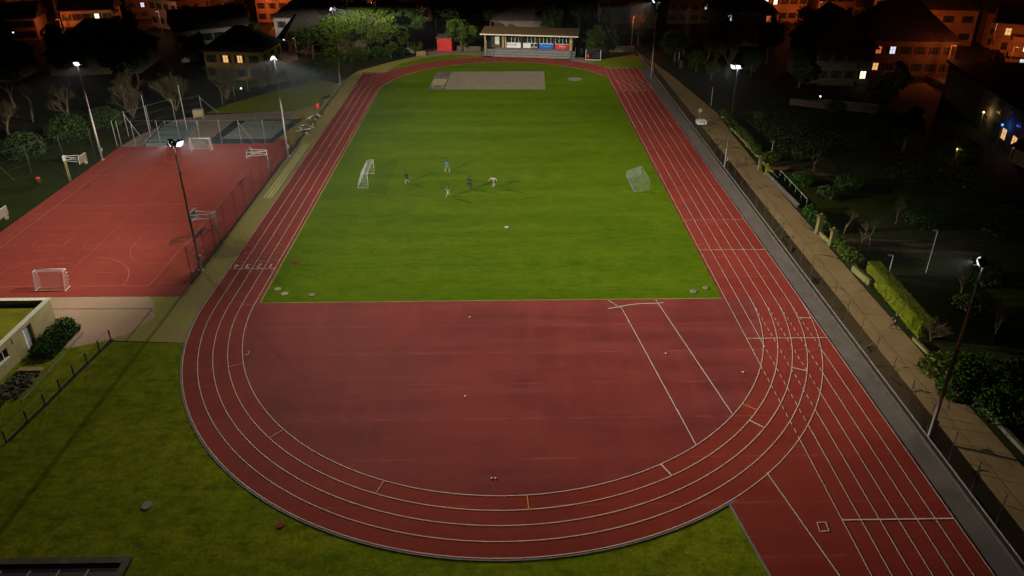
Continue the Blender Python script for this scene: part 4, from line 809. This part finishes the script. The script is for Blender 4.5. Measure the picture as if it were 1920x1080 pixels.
def person(loc, rz, label, J, top, bottom, sock='wcloth', shoe='wcloth', shorts=False, sleeves='long', hair='hair', h=1.76):
    root = empty('person', loc, rz, label, 'person'); s_ = h/1.76; V = lambda k_: tuple(c*s_ for c in J[k_])
    lerp = lambda a, b, t_: tuple(a[i]+(b[i]-a[i])*t_ for i in range(3))
    pel, ch, nk, hd = V('pelvis'), V('chest'), V('neck'), V('head'); waist = lerp(pel, ch, .45)
    ctop = (hd[0]+.01, hd[1], hd[2]+.1)
    C = [[(pel, (.13, .1)), (waist, (.12, .09)), (ch, (.14, .1)), (nk, .052), (lerp(nk, hd, .45), .06), (hd, .088), (ctop, .07)]]
    C.append([(lerp(hd, ctop, -.1), .085), ((hd[0], hd[1]+.085, hd[2]-.02), .02)])
    for sd in 'LR':
        sh, el, wr, hip, kn, an, to = (V(x+sd) for x in ('sh', 'el', 'wr', 'hip', 'kn', 'an', 'to'))
        C.append([(ch, (.14, .1)), (sh, .058), (lerp(sh, el, .5), .048), (el, .04), (lerp(el, wr, .5), .037), (wr, .027)])
        d = Vector(wr)-Vector(el); d.normalize(); palm = Vector(wr)+d*.07; sd_ = Vector((0, 1, 0)) if abs(d.y) < .8 else Vector((1, 0, 0)); sd_ = (sd_-d*sd_.dot(d)).normalized(); cu = d.cross(sd_)
        C.append([(wr, .027), (tuple(palm), (.036, .02))])
        for j, ln in enumerate((.07, .08, .075, .06)):
            bs = palm+sd_*(.03-.02*j)+d*.02; mid = bs+d*ln*.55+cu*.01; C.append([(tuple(palm), (.036, .02)), (tuple(bs), .011), (tuple(mid), .009), (tuple(mid+d*ln*.4+cu*.025), .008)])
        C.append([(wr, .027), (tuple(Vector(wr)+d*.03+sd_*.035), .013), (tuple(Vector(wr)+d*.07+sd_*.055), .01)])
        C.append([(pel, (.13, .1)), (hip, .085), (lerp(hip, kn, .5), .075), (kn, .055), (lerp(kn, an, .35), .056), (an, .038), (to, .032)])
    skinmesh('body', C, m['skin'], root)
    T_ = [[(pel, (.15, .115)), (waist, (.145, .11)), (ch, (.165, .12)), (lerp(ch, nk, .6), .09)]]
    for sd in 'LR':
        sh, el, wr = V('sh'+sd), V('el'+sd), V('wr'+sd); e_ = [(ch, (.165, .12)), (sh, .075), (lerp(sh, el, .55), .064)]
        if sleeves == 'long': e_ += [(el, .055), (lerp(el, wr, .9), .042)]
        T_.append(e_)
    skinmesh('top', T_, m[top], root)
    B_ = []
    for sd in 'LR':
        hip, kn, an = V('hip'+sd), V('kn'+sd), V('an'+sd); e_ = [(pel, (.155, .12)), (hip, .1), (lerp(hip, kn, .55), .092)]
        if not shorts: e_ += [(kn, .07), (lerp(kn, an, .5), .062), (lerp(kn, an, .9), .052)]
        else: e_ += [(lerp(hip, kn, .8), .088)]
        B_.append(e_)
    skinmesh('shorts' if shorts else 'trousers', B_, m[bottom], root)
    for sd in 'LR':
        kn, an, to = V('kn'+sd), V('an'+sd), V('to'+sd)
        if shorts: skinmesh('sock', [[(lerp(kn, an, .2), .062), (lerp(kn, an, .5), .064), (an, .046)]], m[sock], root)
        skinmesh('shoe', [[((an[0], an[1]-.03, an[2]-.03), .05), ((an[0]+to[0])/2 and lerp(an, to, .5), .045), (to, .04)]], m[shoe], root)
    MB().lathe((hd[0], hd[1]-.015, hd[2]-.01), ((.098, 0), (.108, .06), (.098, .12), (.06, .17), (.02, .19)), 12).build('hair', m[hair], root, True)
    return root
def pose(**kw):
    J = dict(pelvis=(0, 0, .95), chest=(0, .01, 1.33), neck=(0, .01, 1.5), head=(0, .03, 1.62))
    for s_, k_ in ((-1, 'L'), (1, 'R')): J.update({'sh'+k_: (s_*.19, 0, 1.42), 'el'+k_: (s_*.25, .0, 1.14), 'wr'+k_: (s_*.24, .08, .9), 'hip'+k_: (s_*.1, 0, .9), 'kn'+k_: (s_*.11, .02, .5), 'an'+k_: (s_*.12, 0, .08), 'to'+k_: (s_*.13, .17, .035)})
    J.update(kw); return J
walk = pose(knL=(-.1, .18, .52), anL=(-.1, .3, .09), toL=(-.1, .46, .05), knR=(.1, -.02, .5), anR=(.1, -.3, .12), toR=(.11, -.16, .03), elL=(-.25, -.12, 1.16), wrL=(-.22, -.02, .95), elR=(.25, .1, 1.16), wrR=(.22, .3, 1.02))
wide = pose(knL=(-.22, .06, .52), anL=(-.34, 0, .08), toL=(-.4, .16, .04), knR=(.22, .06, .52), anR=(.34, 0, .08), toR=(.4, .16, .04), elL=(-.3, .05, 1.15), wrL=(-.2, .25, 1.08), elR=(.3, .05, 1.15), wrR=(.2, .25, 1.08))
hips = pose(knL=(-.2, .05, .5), anL=(-.3, .02, .08), toL=(-.38, .16, .04), knR=(.2, .0, .5), anR=(.3, -.1, .08), toR=(.4, .05, .04), elL=(-.38, -.05, 1.18), wrL=(-.17, .03, 1.03), elR=(.38, -.05, 1.18), wrR=(.17, .03, 1.03))
kick = pose(pelvis=(0, 0, .93), chest=(.03, .1, 1.28), neck=(.03, .15, 1.44), head=(.03, .2, 1.55), shL=(-.18, .08, 1.36), shR=(.2, .1, 1.37), elL=(-.38, -.05, 1.22), wrL=(-.5, .1, 1.08), elR=(.4, .22, 1.2), wrR=(.42, .42, 1.1), knL=(-.22, .32, .8), anL=(-.42, .5, .52), toL=(-.5, .6, .46))
def gz(u, v, z=.07): g = G(u, v); return (g.x, g.y, z)
person(gz(763, 344), -1.2, 'player in a black top and white socks, nearest to the upright goal', walk, 'bcloth', 'bcloth', shorts=True)
person(gz(839, 323), PI-.2, 'player in a blue shirt and grey shorts standing with legs apart, farthest from the camera', wide, 'ncloth', 'gcloth', shorts=True)
person(gz(841, 370), 1.9, 'player in a black bib and white trousers, nearest to the camera', walk, 'bcloth', 'wcloth', sleeves='short')
person(gz(881, 355), 2.9, 'player all in black with pale shoes, mid-stride between two others', hips, 'bcloth', 'bcloth')
person(gz(926, 352), 2.6, 'player in a white shirt kicking with one leg raised, rightmost of the players', kick, 'wcloth', 'gcloth', shorts=True)
person(gz(504, 314, .06), 2.2, 'person in black standing on the red court under the far basketball hoop', pose(), 'bcloth', 'bcloth', shorts=True, sock='skin')
person(gz(1675, 618, .04), .9, 'passer-by in a dark coat walking along the lane beside the clipped hedge', walk, 'bcloth', 'brcloth', shoe='bcloth', hair='plaster')

# ------------------------------------------------------------------ town houses
def win(par, face, w_, d_, x, z, ww, wh, mat, frame, shut=None):
    # face: 'f' front (y=-d/2), 'b' ignored, 'l' left (x=-w/2), 'r' right
    if face == 'f': C_ = lambda a, o_, z_: (x+a, -d_/2-o_, z_); dm = lambda a, t_, h_: (a, t_, h_)
    else:
        s_ = -1 if face == 'l' else 1; C_ = lambda a, o_, z_: (s_*(w_/2+o_), x+a, z_); dm = lambda a, t_, h_: (t_, a, h_)
    fr = MB().box(C_(0, .02, z), dm(ww+.16, .06, wh+.16)).build('window', m[frame], par)
    MB().box(C_(0, .06, z), dm(ww, .03, wh)).build('pane', m[mat], fr)
    b = MB().box(C_(0, .085, z), dm(.06, .02, wh)).box(C_(0, .085, z+.1), dm(ww, .022, .05)); b.build('glazing_bar', m[frame], fr)
    if shut:
        for s_ in (-1, 1): MB().box(C_(s_*(ww/2+.33), .07, z), dm(.5, .05, wh+.1)).build('shutter', m[shut], fr)
def house(x, y, w_, d_, h, rz, label, roof='hip', rh=4, wall='plaster', roofm='roof', front=(2, 4), side=(0, 0), sf='r', lit={}, shut='shutter', frame='plaster', over=.7, ww=1.0, wh=1.4, chim=True, group='houses of the town around the ground', z0=1.0, balcony=False):
    root = empty('house', (x, y, 0), rz, label, 'house', group); MB().span(-w_/2, w_/2, -d_/2, d_/2, 0, h).build('wall', m[wall], root)
    X, Y = w_/2+over, d_/2+over; b = MB()
    if roof == 'flat': b.span(-X, X, -Y, Y, h, h+.35)
    elif roof == 'hip':
        r_ = max(X-Y, .4); n = len(b.v); b.v += [(-X, -Y, h), (X, -Y, h), (X, Y, h), (-X, Y, h), (-r_, 0, h+rh), (r_, 0, h+rh)]; b.f += [(0, 1, 5, 4), (1, 2, 5), (2, 3, 4, 5), (3, 0, 4), (3, 2, 1, 0)]
    elif roof == 'gable':
        b.v += [(-X, -Y, h), (X, -Y, h), (X, Y, h), (-X, Y, h), (-X, 0, h+rh), (X, 0, h+rh)]; b.f += [(0, 1, 5, 4), (1, 2, 5), (2, 3, 4, 5), (3, 0, 4), (3, 2, 1, 0)]
    else:                                     # ridge runs front to back, gable faces the viewer
        b.v += [(-X, -Y, h), (X, -Y, h), (X, Y, h), (-X, Y, h), (0, -Y, h+rh), (0, Y, h+rh)]; b.f += [(0, 1, 4), (1, 2, 5, 4), (2, 3, 5), (3, 0, 4, 5), (3, 2, 1, 0)]
        MB().quad((-w_/2, -d_/2-over-.02, h), (w_/2, -d_/2-over-.02, h), (0, -d_/2-over-.02, h+rh*.9)).build('gable', m[wall], root)
    rf = b.build('roof', m[roofm], root); MB().box((0, -Y-.02, h-.02), (2*X, .08, .16)).build('gutter', m[frame], rf)
    if chim: MB().box((w_*.2, .5, h+rh*.8), (.8, .8, 2)).build('chimney', m[wall], rf)
    R_, Cc = front; sp = (h-.4)/max(R_, 1)
    for r_ in range(R_):
        for c_ in range(Cc):
            xx = -w_/2+w_*(c_+.5)/Cc; zz = sp*(r_+.5)+.2; win(root, 'f', w_, d_, xx, zz, ww, wh, lit.get(('f', r_, c_), 'glass'), frame, shut)
        if balcony: MB().box((0, -d_/2-.7, sp*r_+.1), (w_*.5, 1.4, .15)).box((0, -d_/2-1.4, sp*r_+.6), (w_*.5, .06, .9)).build('balcony', m[wall], root)
    R_, Cc = side; sp = (h-.4)/max(R_, 1)
    for r_ in range(R_):
        for c_ in range(Cc): win(root, sf, w_, d_, -d_/2+d_*(c_+.5)/Cc, sp*(r_+.5)+.2, ww, wh, lit.get((sf, r_, c_), 'glass'), frame, shut)
    return root
house(-53.6, 89, 12, 10, 6.0, -.12, 'yellow house with a dark hipped roof and two lit windows behind the bare shrubs', 'hip', 4.2, 'yplaster', front=(2, 4), side=(2, 3), lit={('f', 1, 1): 'warmwin', ('f', 1, 2): 'warmwin'})
house(-67, 107, 15, 9, 7, .5, 'long pale house with a dark roof in the dark upper left', 'gable', 4, 'wplaster', front=(2, 6), side=(2, 2), lit={('f', 1, 5): 'warmwin'})
house(-49.5, 122, 11.5, 9, 6.6, -.05, 'pinkish villa with shuttered windows and a dark roof behind the left street', 'hip', 4, 'wplaster', front=(2, 3), side=(2, 2))
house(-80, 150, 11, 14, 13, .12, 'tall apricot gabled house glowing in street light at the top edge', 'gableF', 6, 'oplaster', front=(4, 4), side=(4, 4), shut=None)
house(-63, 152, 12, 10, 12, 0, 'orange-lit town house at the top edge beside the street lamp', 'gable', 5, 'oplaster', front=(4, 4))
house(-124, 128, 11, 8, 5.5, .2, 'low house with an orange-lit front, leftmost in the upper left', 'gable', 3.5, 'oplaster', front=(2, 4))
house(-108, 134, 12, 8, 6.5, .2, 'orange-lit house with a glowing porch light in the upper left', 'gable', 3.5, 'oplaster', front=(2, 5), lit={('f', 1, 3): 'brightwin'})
house(-86, 96, 18, 13, 4.5, .1, 'big dark-roofed house, a black silhouette in the upper left', 'hip', 6, 'plaster', front=(1, 4))
house(-104, 88, 10, 9, 5, .1, 'dark house with a single bright yellow window at the left edge', 'hip', 4, 'plaster', front=(2, 3), lit={('f', 1, 1): 'brightwin'})
house(-88, 142, 13, 10, 8, -.6, 'dark-roofed house showing a narrow red-lit wall at the upper left', 'gable', 6, 'oplaster', front=(2, 4), side=(2, 3), sf='l')
house(-41.5, 112, 14, 12, 3, -.35, 'dark barn-like roof behind the far left trees', 'gable', 5, 'plaster', front=(1, 3), chim=False)
house(5.0, 127, 13.5, 9, 4.6, -.06, 'beige two-storey building with a row of windows behind the grandstand', 'hip', 3.2, 'plaster', front=(1, 7), lit={}, shut=None, frame='plaster')
house(-25, 152, 10, 10, 9, 0, 'dark house with a reddish wall above the leafy trees', 'gableF', 4, 'oplaster', front=(3, 3), side=(3, 3), shut=None)
house(33, 150, 12, 10, 9, 0, 'dark red-lit house above the orange tree', 'gable', 4, 'oplaster', front=(3, 4))
house(60, 118, 12, 10, 8, -.2, 'dark house behind the tall bare trees with one white and one red window', 'hip', 4, 'plaster', front=(3, 4), lit={('f', 2, 0): 'coolwin', ('f', 2, 3): 'redwin'})
house(66.5, 84, 13, 11, 7.2, -.1, 'dark gabled house with long balconies and a lit porch lamp', 'gableF', 7, 'plaster', front=(2, 5), balcony=True, lit={('f', 0, 4): 'brightwin'})
house(83, 91, 19, 14, 7.2, -.12, 'huge black hipped roof with a red and a white lit window below', 'hip', 7.5, 'plaster', front=(2, 7), lit={('f', 1, 1): 'redwin', ('f', 1, 2): 'coolwin', ('f', 0, 1): 'warmwin'})
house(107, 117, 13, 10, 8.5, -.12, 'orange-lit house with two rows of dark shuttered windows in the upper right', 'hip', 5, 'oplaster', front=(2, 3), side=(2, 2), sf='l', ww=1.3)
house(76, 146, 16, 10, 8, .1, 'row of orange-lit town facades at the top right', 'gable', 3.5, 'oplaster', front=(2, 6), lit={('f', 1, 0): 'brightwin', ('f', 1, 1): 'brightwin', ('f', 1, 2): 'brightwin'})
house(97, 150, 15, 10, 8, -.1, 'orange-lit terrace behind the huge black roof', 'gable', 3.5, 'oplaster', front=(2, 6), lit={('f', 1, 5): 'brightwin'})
house(135, 140, 16, 12, 10, -.3, 'dark-roofed house in the top right corner', 'hip', 5, 'plaster', front=(3, 4), side=(3, 3), sf='l')
GA = 'apartment blocks at the right edge'
house(112, 92, 12, 10, 9.5, -.55, 'stepped apartment block with blue-lit glass at the upper right', 'gable', 3, 'oplaster', front=(3, 3), side=(3, 3), sf='l', balcony=True, group=GA, lit={('f', 0, 1): 'coolwin', ('f', 1, 1): 'brightwin', ('f', 2, 0): 'warmwin', ('l', 2, 1): 'warmwin'}, shut=None)
house(116, 80, 14, 10, 8.5, -.55, 'apartment block with two warm windows cut by the right picture edge', 'gable', 3, 'oplaster', front=(3, 3), side=(3, 3), sf='l', group=GA, lit={('f', 1, 1): 'warmwin', ('f', 2, 1): 'warmwin', ('f', 0, 1): 'redwin', ('l', 2, 2): 'brightwin'}, shut=None)
# long flat-roofed building at the right edge
A0 = G(1772, 186); A1 = G(1935, 318); dd = Vector((A1.x-A0.x, A1.y-A0.y)); an = math.atan2(dd.y, dd.x); cc = Vector(((A0.x+A1.x)/2, (A0.y+A1.y)/2)); nn = Vector((-dd.y, dd.x)).normalized()
ctr = cc+nn*8
house(ctr.x, ctr.y, dd.length+4, 16, 6.4, an, 'long flat-roofed building running diagonally at the right edge, with a blue lamp', 'flat', .3, 'plaster', 'roof', front=(2, 11), lit={('f', 0, 7): 'warmwin', ('f', 0, 8): 'warmwin', ('f', 0, 10): 'redwin'}, shut=None, frame='wplaster', over=.5, ww=1.3, wh=1.6, chim=False)
house(76.5, 33.5, 5, 5, 2.4, .1, 'small garden house with a pitched roof below the long flat-roofed building', 'gableF', 1.6, 'oplaster', front=(1, 2), lit={('f', 0, 0): 'redwin'}, shut=None, chim=False)

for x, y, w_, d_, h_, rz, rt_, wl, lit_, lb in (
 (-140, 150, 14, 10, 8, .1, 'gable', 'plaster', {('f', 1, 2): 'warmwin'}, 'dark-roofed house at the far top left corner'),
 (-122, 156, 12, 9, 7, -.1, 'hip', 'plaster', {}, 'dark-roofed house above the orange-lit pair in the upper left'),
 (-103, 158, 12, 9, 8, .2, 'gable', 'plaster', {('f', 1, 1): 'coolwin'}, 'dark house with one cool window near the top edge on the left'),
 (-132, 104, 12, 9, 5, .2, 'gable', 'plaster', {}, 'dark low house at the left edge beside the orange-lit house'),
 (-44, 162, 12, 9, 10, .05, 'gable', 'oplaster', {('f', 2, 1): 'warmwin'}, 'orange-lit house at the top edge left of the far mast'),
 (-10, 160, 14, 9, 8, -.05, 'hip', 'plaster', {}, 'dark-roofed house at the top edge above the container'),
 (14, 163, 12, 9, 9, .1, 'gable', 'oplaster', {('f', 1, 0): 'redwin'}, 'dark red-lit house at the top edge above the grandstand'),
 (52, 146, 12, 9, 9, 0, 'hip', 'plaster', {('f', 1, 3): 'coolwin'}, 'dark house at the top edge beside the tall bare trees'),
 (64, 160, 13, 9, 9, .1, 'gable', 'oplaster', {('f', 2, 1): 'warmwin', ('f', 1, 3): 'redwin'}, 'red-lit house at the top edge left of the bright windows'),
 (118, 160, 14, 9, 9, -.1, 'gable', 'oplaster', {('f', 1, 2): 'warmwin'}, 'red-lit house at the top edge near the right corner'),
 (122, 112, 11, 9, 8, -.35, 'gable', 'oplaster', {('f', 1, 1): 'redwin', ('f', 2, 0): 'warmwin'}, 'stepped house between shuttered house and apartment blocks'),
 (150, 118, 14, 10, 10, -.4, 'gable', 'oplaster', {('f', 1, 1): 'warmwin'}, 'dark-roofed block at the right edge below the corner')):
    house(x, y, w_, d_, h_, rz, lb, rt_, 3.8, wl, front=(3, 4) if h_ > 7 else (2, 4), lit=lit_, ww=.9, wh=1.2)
# ------------------------------------------------------------------ street lamps (sodium) and small house lamps
def street_lamp(x, y, h, p, label, col=(1, .2, .045), glass='sodium', r=.22, group='orange street lamps of the town'):
    root = empty('street_lamp', (x, y, 0), 0, label, 'street lamp', group); MB().tube((0, 0, 0), (0, 0, h), .07, .05, 6).tube((0, 0, h), (0, -.9, h+.15), .04, .04, 5).build('pole', m['galv'], root)
    MB().box((0, -1.0, h+.14), (.3, .7, .12)).build('lamp_head', m['dsteel'], root); MB().box((0, -1.0, h+.06), (.26, .5, .05)).build('lamp_glass', m[glass], root)
    ld = bpy.data.lights.new('lamp_glow', 'POINT'); ld.energy = p*POWER; ld.color = col; ld.shadow_soft_size = .2; lo = bpy.data.objects.new('lamp_glow', ld); COL.objects.link(lo); lo.parent = root; lo.location = (0, -1.0, h-.15)
street_lamp(-63.5, 141, 7, 2600, 'street lamp in front of the tall apricot gabled house')
street_lamp(-55, 131, 5.5, 900, 'street lamp beside the pinkish villa')
street_lamp(-89, 131, 6, 500, 'pink-white bright street lamp between bare branches at the upper left', (1, .5, .35))
street_lamp(-112, 126, 5, 900, 'street lamp between the two low orange-lit houses')
street_lamp(-130, 142, 6, 1500, 'street lamp among the roofs at the far top left')
street_lamp(-96, 148, 6, 1600, 'street lamp between dark houses near the top edge on the left')
street_lamp(-36, 150, 7, 1100, 'street lamp above the brightly lit trees at the top edge')
street_lamp(108, 150, 7, 2200, 'street lamp near the top right edge')
street_lamp(128, 98, 7, 1500, 'street lamp between apartment blocks at the right edge')
street_lamp(-101, 127, 4, 400, 'porch lamp of the orange-lit house in the upper left', (1, .6, .25))
street_lamp(30.5, 108.5, 8, 600, 'street lamp hidden behind the orange glowing tree')
street_lamp(84.5, 134, 7, 2200, 'street lamp between dark gable and huge black roof at the upper right')
street_lamp(70, 137, 7, 1300, 'street lamp before the bright upper windows at the top right')
street_lamp(98, 104, 7.5, 1900, 'street lamp over the forecourt of the upper right houses')
street_lamp(88, 79, 7.5, 1400, 'street lamp beside the parked white car')
street_lamp(104, 84, 6, 700, 'street lamp before the apartment blocks at the right edge')
street_lamp(-47, 104, 4.5, 260, 'low street lamp behind the second left floodlight mast', (1, .55, .35))
def wall_lamp(p, h, e, col, glass, label):
    root = empty('wall_lamp', p, 0, label, 'lamp', 'small lamps on houses'); MB().tube((0, 0, 0), (0, 0, h), .04, .03, 5).build('bracket', m['galv'], root); MB().lathe((0, 0, h), ((.1, 0), (.17, .12), (.12, .26)), 8).build('bulb', m[glass], root)
    ld = bpy.data.lights.new('lamp_glow', 'POINT'); ld.energy = e*POWER; ld.color = col; ld.shadow_soft_size = .12; lo = bpy.data.objects.new('lamp_glow', ld); COL.objects.link(lo); lo.parent = root; lo.location = (0, -.35, h+.1)
m['bluebulb'] = M('blue_bulb', (.1, .2, .9), None, 3, emit=(.03, .16, 1), es=9); m['warmbulb'] = M('warm_bulb', (.9, .8, .5), None, 3, emit=(1, .72, .35), es=10); m['whitebulb'] = M('white_bulb', (.9, .9, .9), None, 3, emit=(.9, .95, 1), es=8)
def fp(t_, o_): p = Vector((A0.x, A0.y))+dd*t_-nn*o_; return (p.x, p.y, 0)
wall_lamp(fp(.52, .9), 3.0, 60, (1, .7, .3), 'warmbulb', 'warm lamp on the front of the long flat-roofed building'); wall_lamp(fp(.72, .9), 3.2, 45, (.05, .2, 1), 'bluebulb', 'blue lamp on the front of the long flat-roofed building'); wall_lamp(fp(.9, 1.6), 2.2, 40, (1, .35, .2), 'sodium', 'reddish terrace lamp at the right edge')
wall_lamp(tuple(G(1790, 300)), 1.5, 30, (1, .5, .15), 'sodium', 'small orange lamp at the garden house')
for u, v, z_, lb in ((25, 62, 5, 'white point of light above the pink one at the far left'), (136, 28, 4, 'faint white light high in the dark upper left'), (697, 6, 9, 'white light above the leafy trees at the top edge'), (1538, 182, .6, 'tiny bluish light over the garden wall'), (452, 167, 1.5, 'tiny white light by the hedge behind the lawn fence'), (532, 76, 3, 'white lamp at the corner of the pinkish villa')):
    g = G(u, v, z_); root = empty('wall_lamp', (g.x, g.y, 0), 0, lb, 'lamp', 'small lamps on houses'); MB().tube((0, 0, 0), (0, 0, z_), .03, .03, 5).build('bracket', m['dsteel'], root); MB().lathe((0, 0, z_), ((.1, 0), (.18, .12), (.12, .26)), 8).build('bulb', m['whitebulb'], root)
# parked car
g = G(1743, 140); root = empty('parked_car', (g.x, g.y, .04), -.35, 'pale car parked in the orange-lit street', 'car')
b = MB(); prof = [(-2.1, .35), (-2.1, .8), (-1.9, .9), (-1.3, .95), (-.75, 1.4), (.75, 1.42), (1.35, .98), (2.0, .85), (2.12, .6), (2.1, .35)]
for s_ in (-.85, .85): b.v += [(x, s_*(.85 if z > 1.1 else 1), z) for x, z in prof]
n = len(prof); b.f += [tuple(range(n)), tuple(reversed(range(n, 2*n)))]+[(i, i+n, (i+1) % n+n, (i+1) % n) for i in range(n)]; b.build('body', m['white'], root)
MB().span(-.65, .65, -.88, .88, .98, 1.32).box((1.05, 0, 1.18), (.05, 1.4, .5), 0, 0, .95).build('window', m['glass'], root)
for x in (-1.3, 1.3):
    for s_ in (-.85, .85): wh_ = MB().tube((x, s_-.1, .33), (x, s_+.1, .33), .33, .33, 14).build('wheel', m['black'], root); MB().tube((x, s_-.11, .33), (x, s_+.11, .33), .18, .18, 10).build('rim', m['galv'], wh_)
for s_ in (-.6, .6): MB().box((2.08, s_, .7), (.06, .3, .14)).build('headlight', m['white'], root); MB().box((-2.1, s_, .75), (.06, .3, .14)).build('tail_light', m['red'], root)
wall(G(1735, 150), G(1800, 185), 1.0, .4, m['oplaster'], 'low wall between forecourt and street at the upper right', cap=m['darkstone'])

# ------------------------------------------------------------------ dark trees between the town houses
TT = 'dark trees between the town houses'
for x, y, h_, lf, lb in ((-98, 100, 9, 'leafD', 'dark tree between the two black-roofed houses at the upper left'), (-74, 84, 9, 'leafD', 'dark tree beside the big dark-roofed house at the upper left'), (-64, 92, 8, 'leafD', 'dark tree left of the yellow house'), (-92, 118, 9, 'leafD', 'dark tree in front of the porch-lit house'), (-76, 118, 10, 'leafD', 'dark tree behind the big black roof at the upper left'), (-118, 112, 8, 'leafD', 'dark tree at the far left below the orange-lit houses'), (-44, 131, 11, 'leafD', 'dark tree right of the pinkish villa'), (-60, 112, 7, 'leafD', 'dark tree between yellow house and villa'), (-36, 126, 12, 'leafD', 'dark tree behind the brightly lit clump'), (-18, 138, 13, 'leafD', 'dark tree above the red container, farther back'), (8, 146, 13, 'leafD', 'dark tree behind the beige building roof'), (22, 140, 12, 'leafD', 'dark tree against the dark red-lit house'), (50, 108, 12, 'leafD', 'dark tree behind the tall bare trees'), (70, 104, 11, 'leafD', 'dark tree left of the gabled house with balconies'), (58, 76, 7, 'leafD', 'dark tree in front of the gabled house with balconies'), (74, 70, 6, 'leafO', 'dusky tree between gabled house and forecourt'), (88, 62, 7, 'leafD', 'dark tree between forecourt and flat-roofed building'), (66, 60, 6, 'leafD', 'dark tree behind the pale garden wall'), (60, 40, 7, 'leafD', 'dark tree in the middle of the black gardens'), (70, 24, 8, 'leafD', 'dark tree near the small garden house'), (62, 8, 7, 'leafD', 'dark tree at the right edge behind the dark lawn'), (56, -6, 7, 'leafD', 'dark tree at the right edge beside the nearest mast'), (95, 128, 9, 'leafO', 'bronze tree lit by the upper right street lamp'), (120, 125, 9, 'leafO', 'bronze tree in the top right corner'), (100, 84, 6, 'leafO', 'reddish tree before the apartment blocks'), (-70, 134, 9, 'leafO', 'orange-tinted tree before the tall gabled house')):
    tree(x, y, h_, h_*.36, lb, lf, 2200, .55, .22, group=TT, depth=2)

# ------------------------------------------------------------------ night haze lit by the floodlights
HZ = 0.0002
if HZ:
    hm = bpy.data.materials.new('haze_air'); hm.use_nodes = True; ht = hm.node_tree; ht.nodes.clear(); ho = ht.nodes.new('ShaderNodeOutputMaterial'); hv = ht.nodes.new('ShaderNodeVolumePrincipled')
    hv.inputs['Color'].default_value = (.75, .85, 1, 1); hv.inputs['Density'].default_value = HZ; hv.inputs['Anisotropy'].default_value = .3; ht.links.new(hv.outputs[0], ho.inputs['Volume'])
    hm.cycles.volume_sampling = 'EQUIANGULAR'; tag(MB().box((0, 90, 19.5), (420, 360, 41)).build('haze', hm), kind='stuff', label='faint night haze around the floodlights')

hd = [(50, 16, 2.2), (46, 27, 1.8), (55, 30, 2.6), (44, -3, 1.6), (49, 3, 2.0), (58, 14, 2.8), (48, 42, 1.8), (55, 46, 2.4), (44, 38, 1.5), (62, 50, 3), (42.5, -13, 1.7), (46, -19, 2.2), (41, -24, 1.6), (52, -12, 2.6), (60, 26, 3), (50, 52, 2), (42, 24, 1.4), (66, 36, 3)]
wh_ = ['behind the gate pillars', 'beyond the garden lawn', 'in the dark middle of the gardens', 'behind the clipped hedge', 'by the tall thin pole', 'deep in the black garden', 'beside the allotment beds', 'at the far end of the allotment', 'next to the bright garden bush', 'under the pale garden wall', 'right of the nearest mast foot', 'at the lower right edge', 'beside the rough stone edging', 'in the black corner right of the nearest mast', 'left of the little garden house', 'between allotment and garden wall', 'just behind the pale railing', 'below the long flat-roofed building']
for (x, y, r_), q_ in zip(hd, wh_):
    rt = empty('bush', (x, y, 0), 0, 'dark shrub '+q_, 'bush', 'dark shrubs of the gardens'); bushmb([(0, 0, r_*.45, r_, r_*.9, r_*.7), (r_*.6, r_*.3, r_*.4, r_*.6, r_*.6, r_*.6)], 700, .34).build('foliage', m['leafD'], rt)
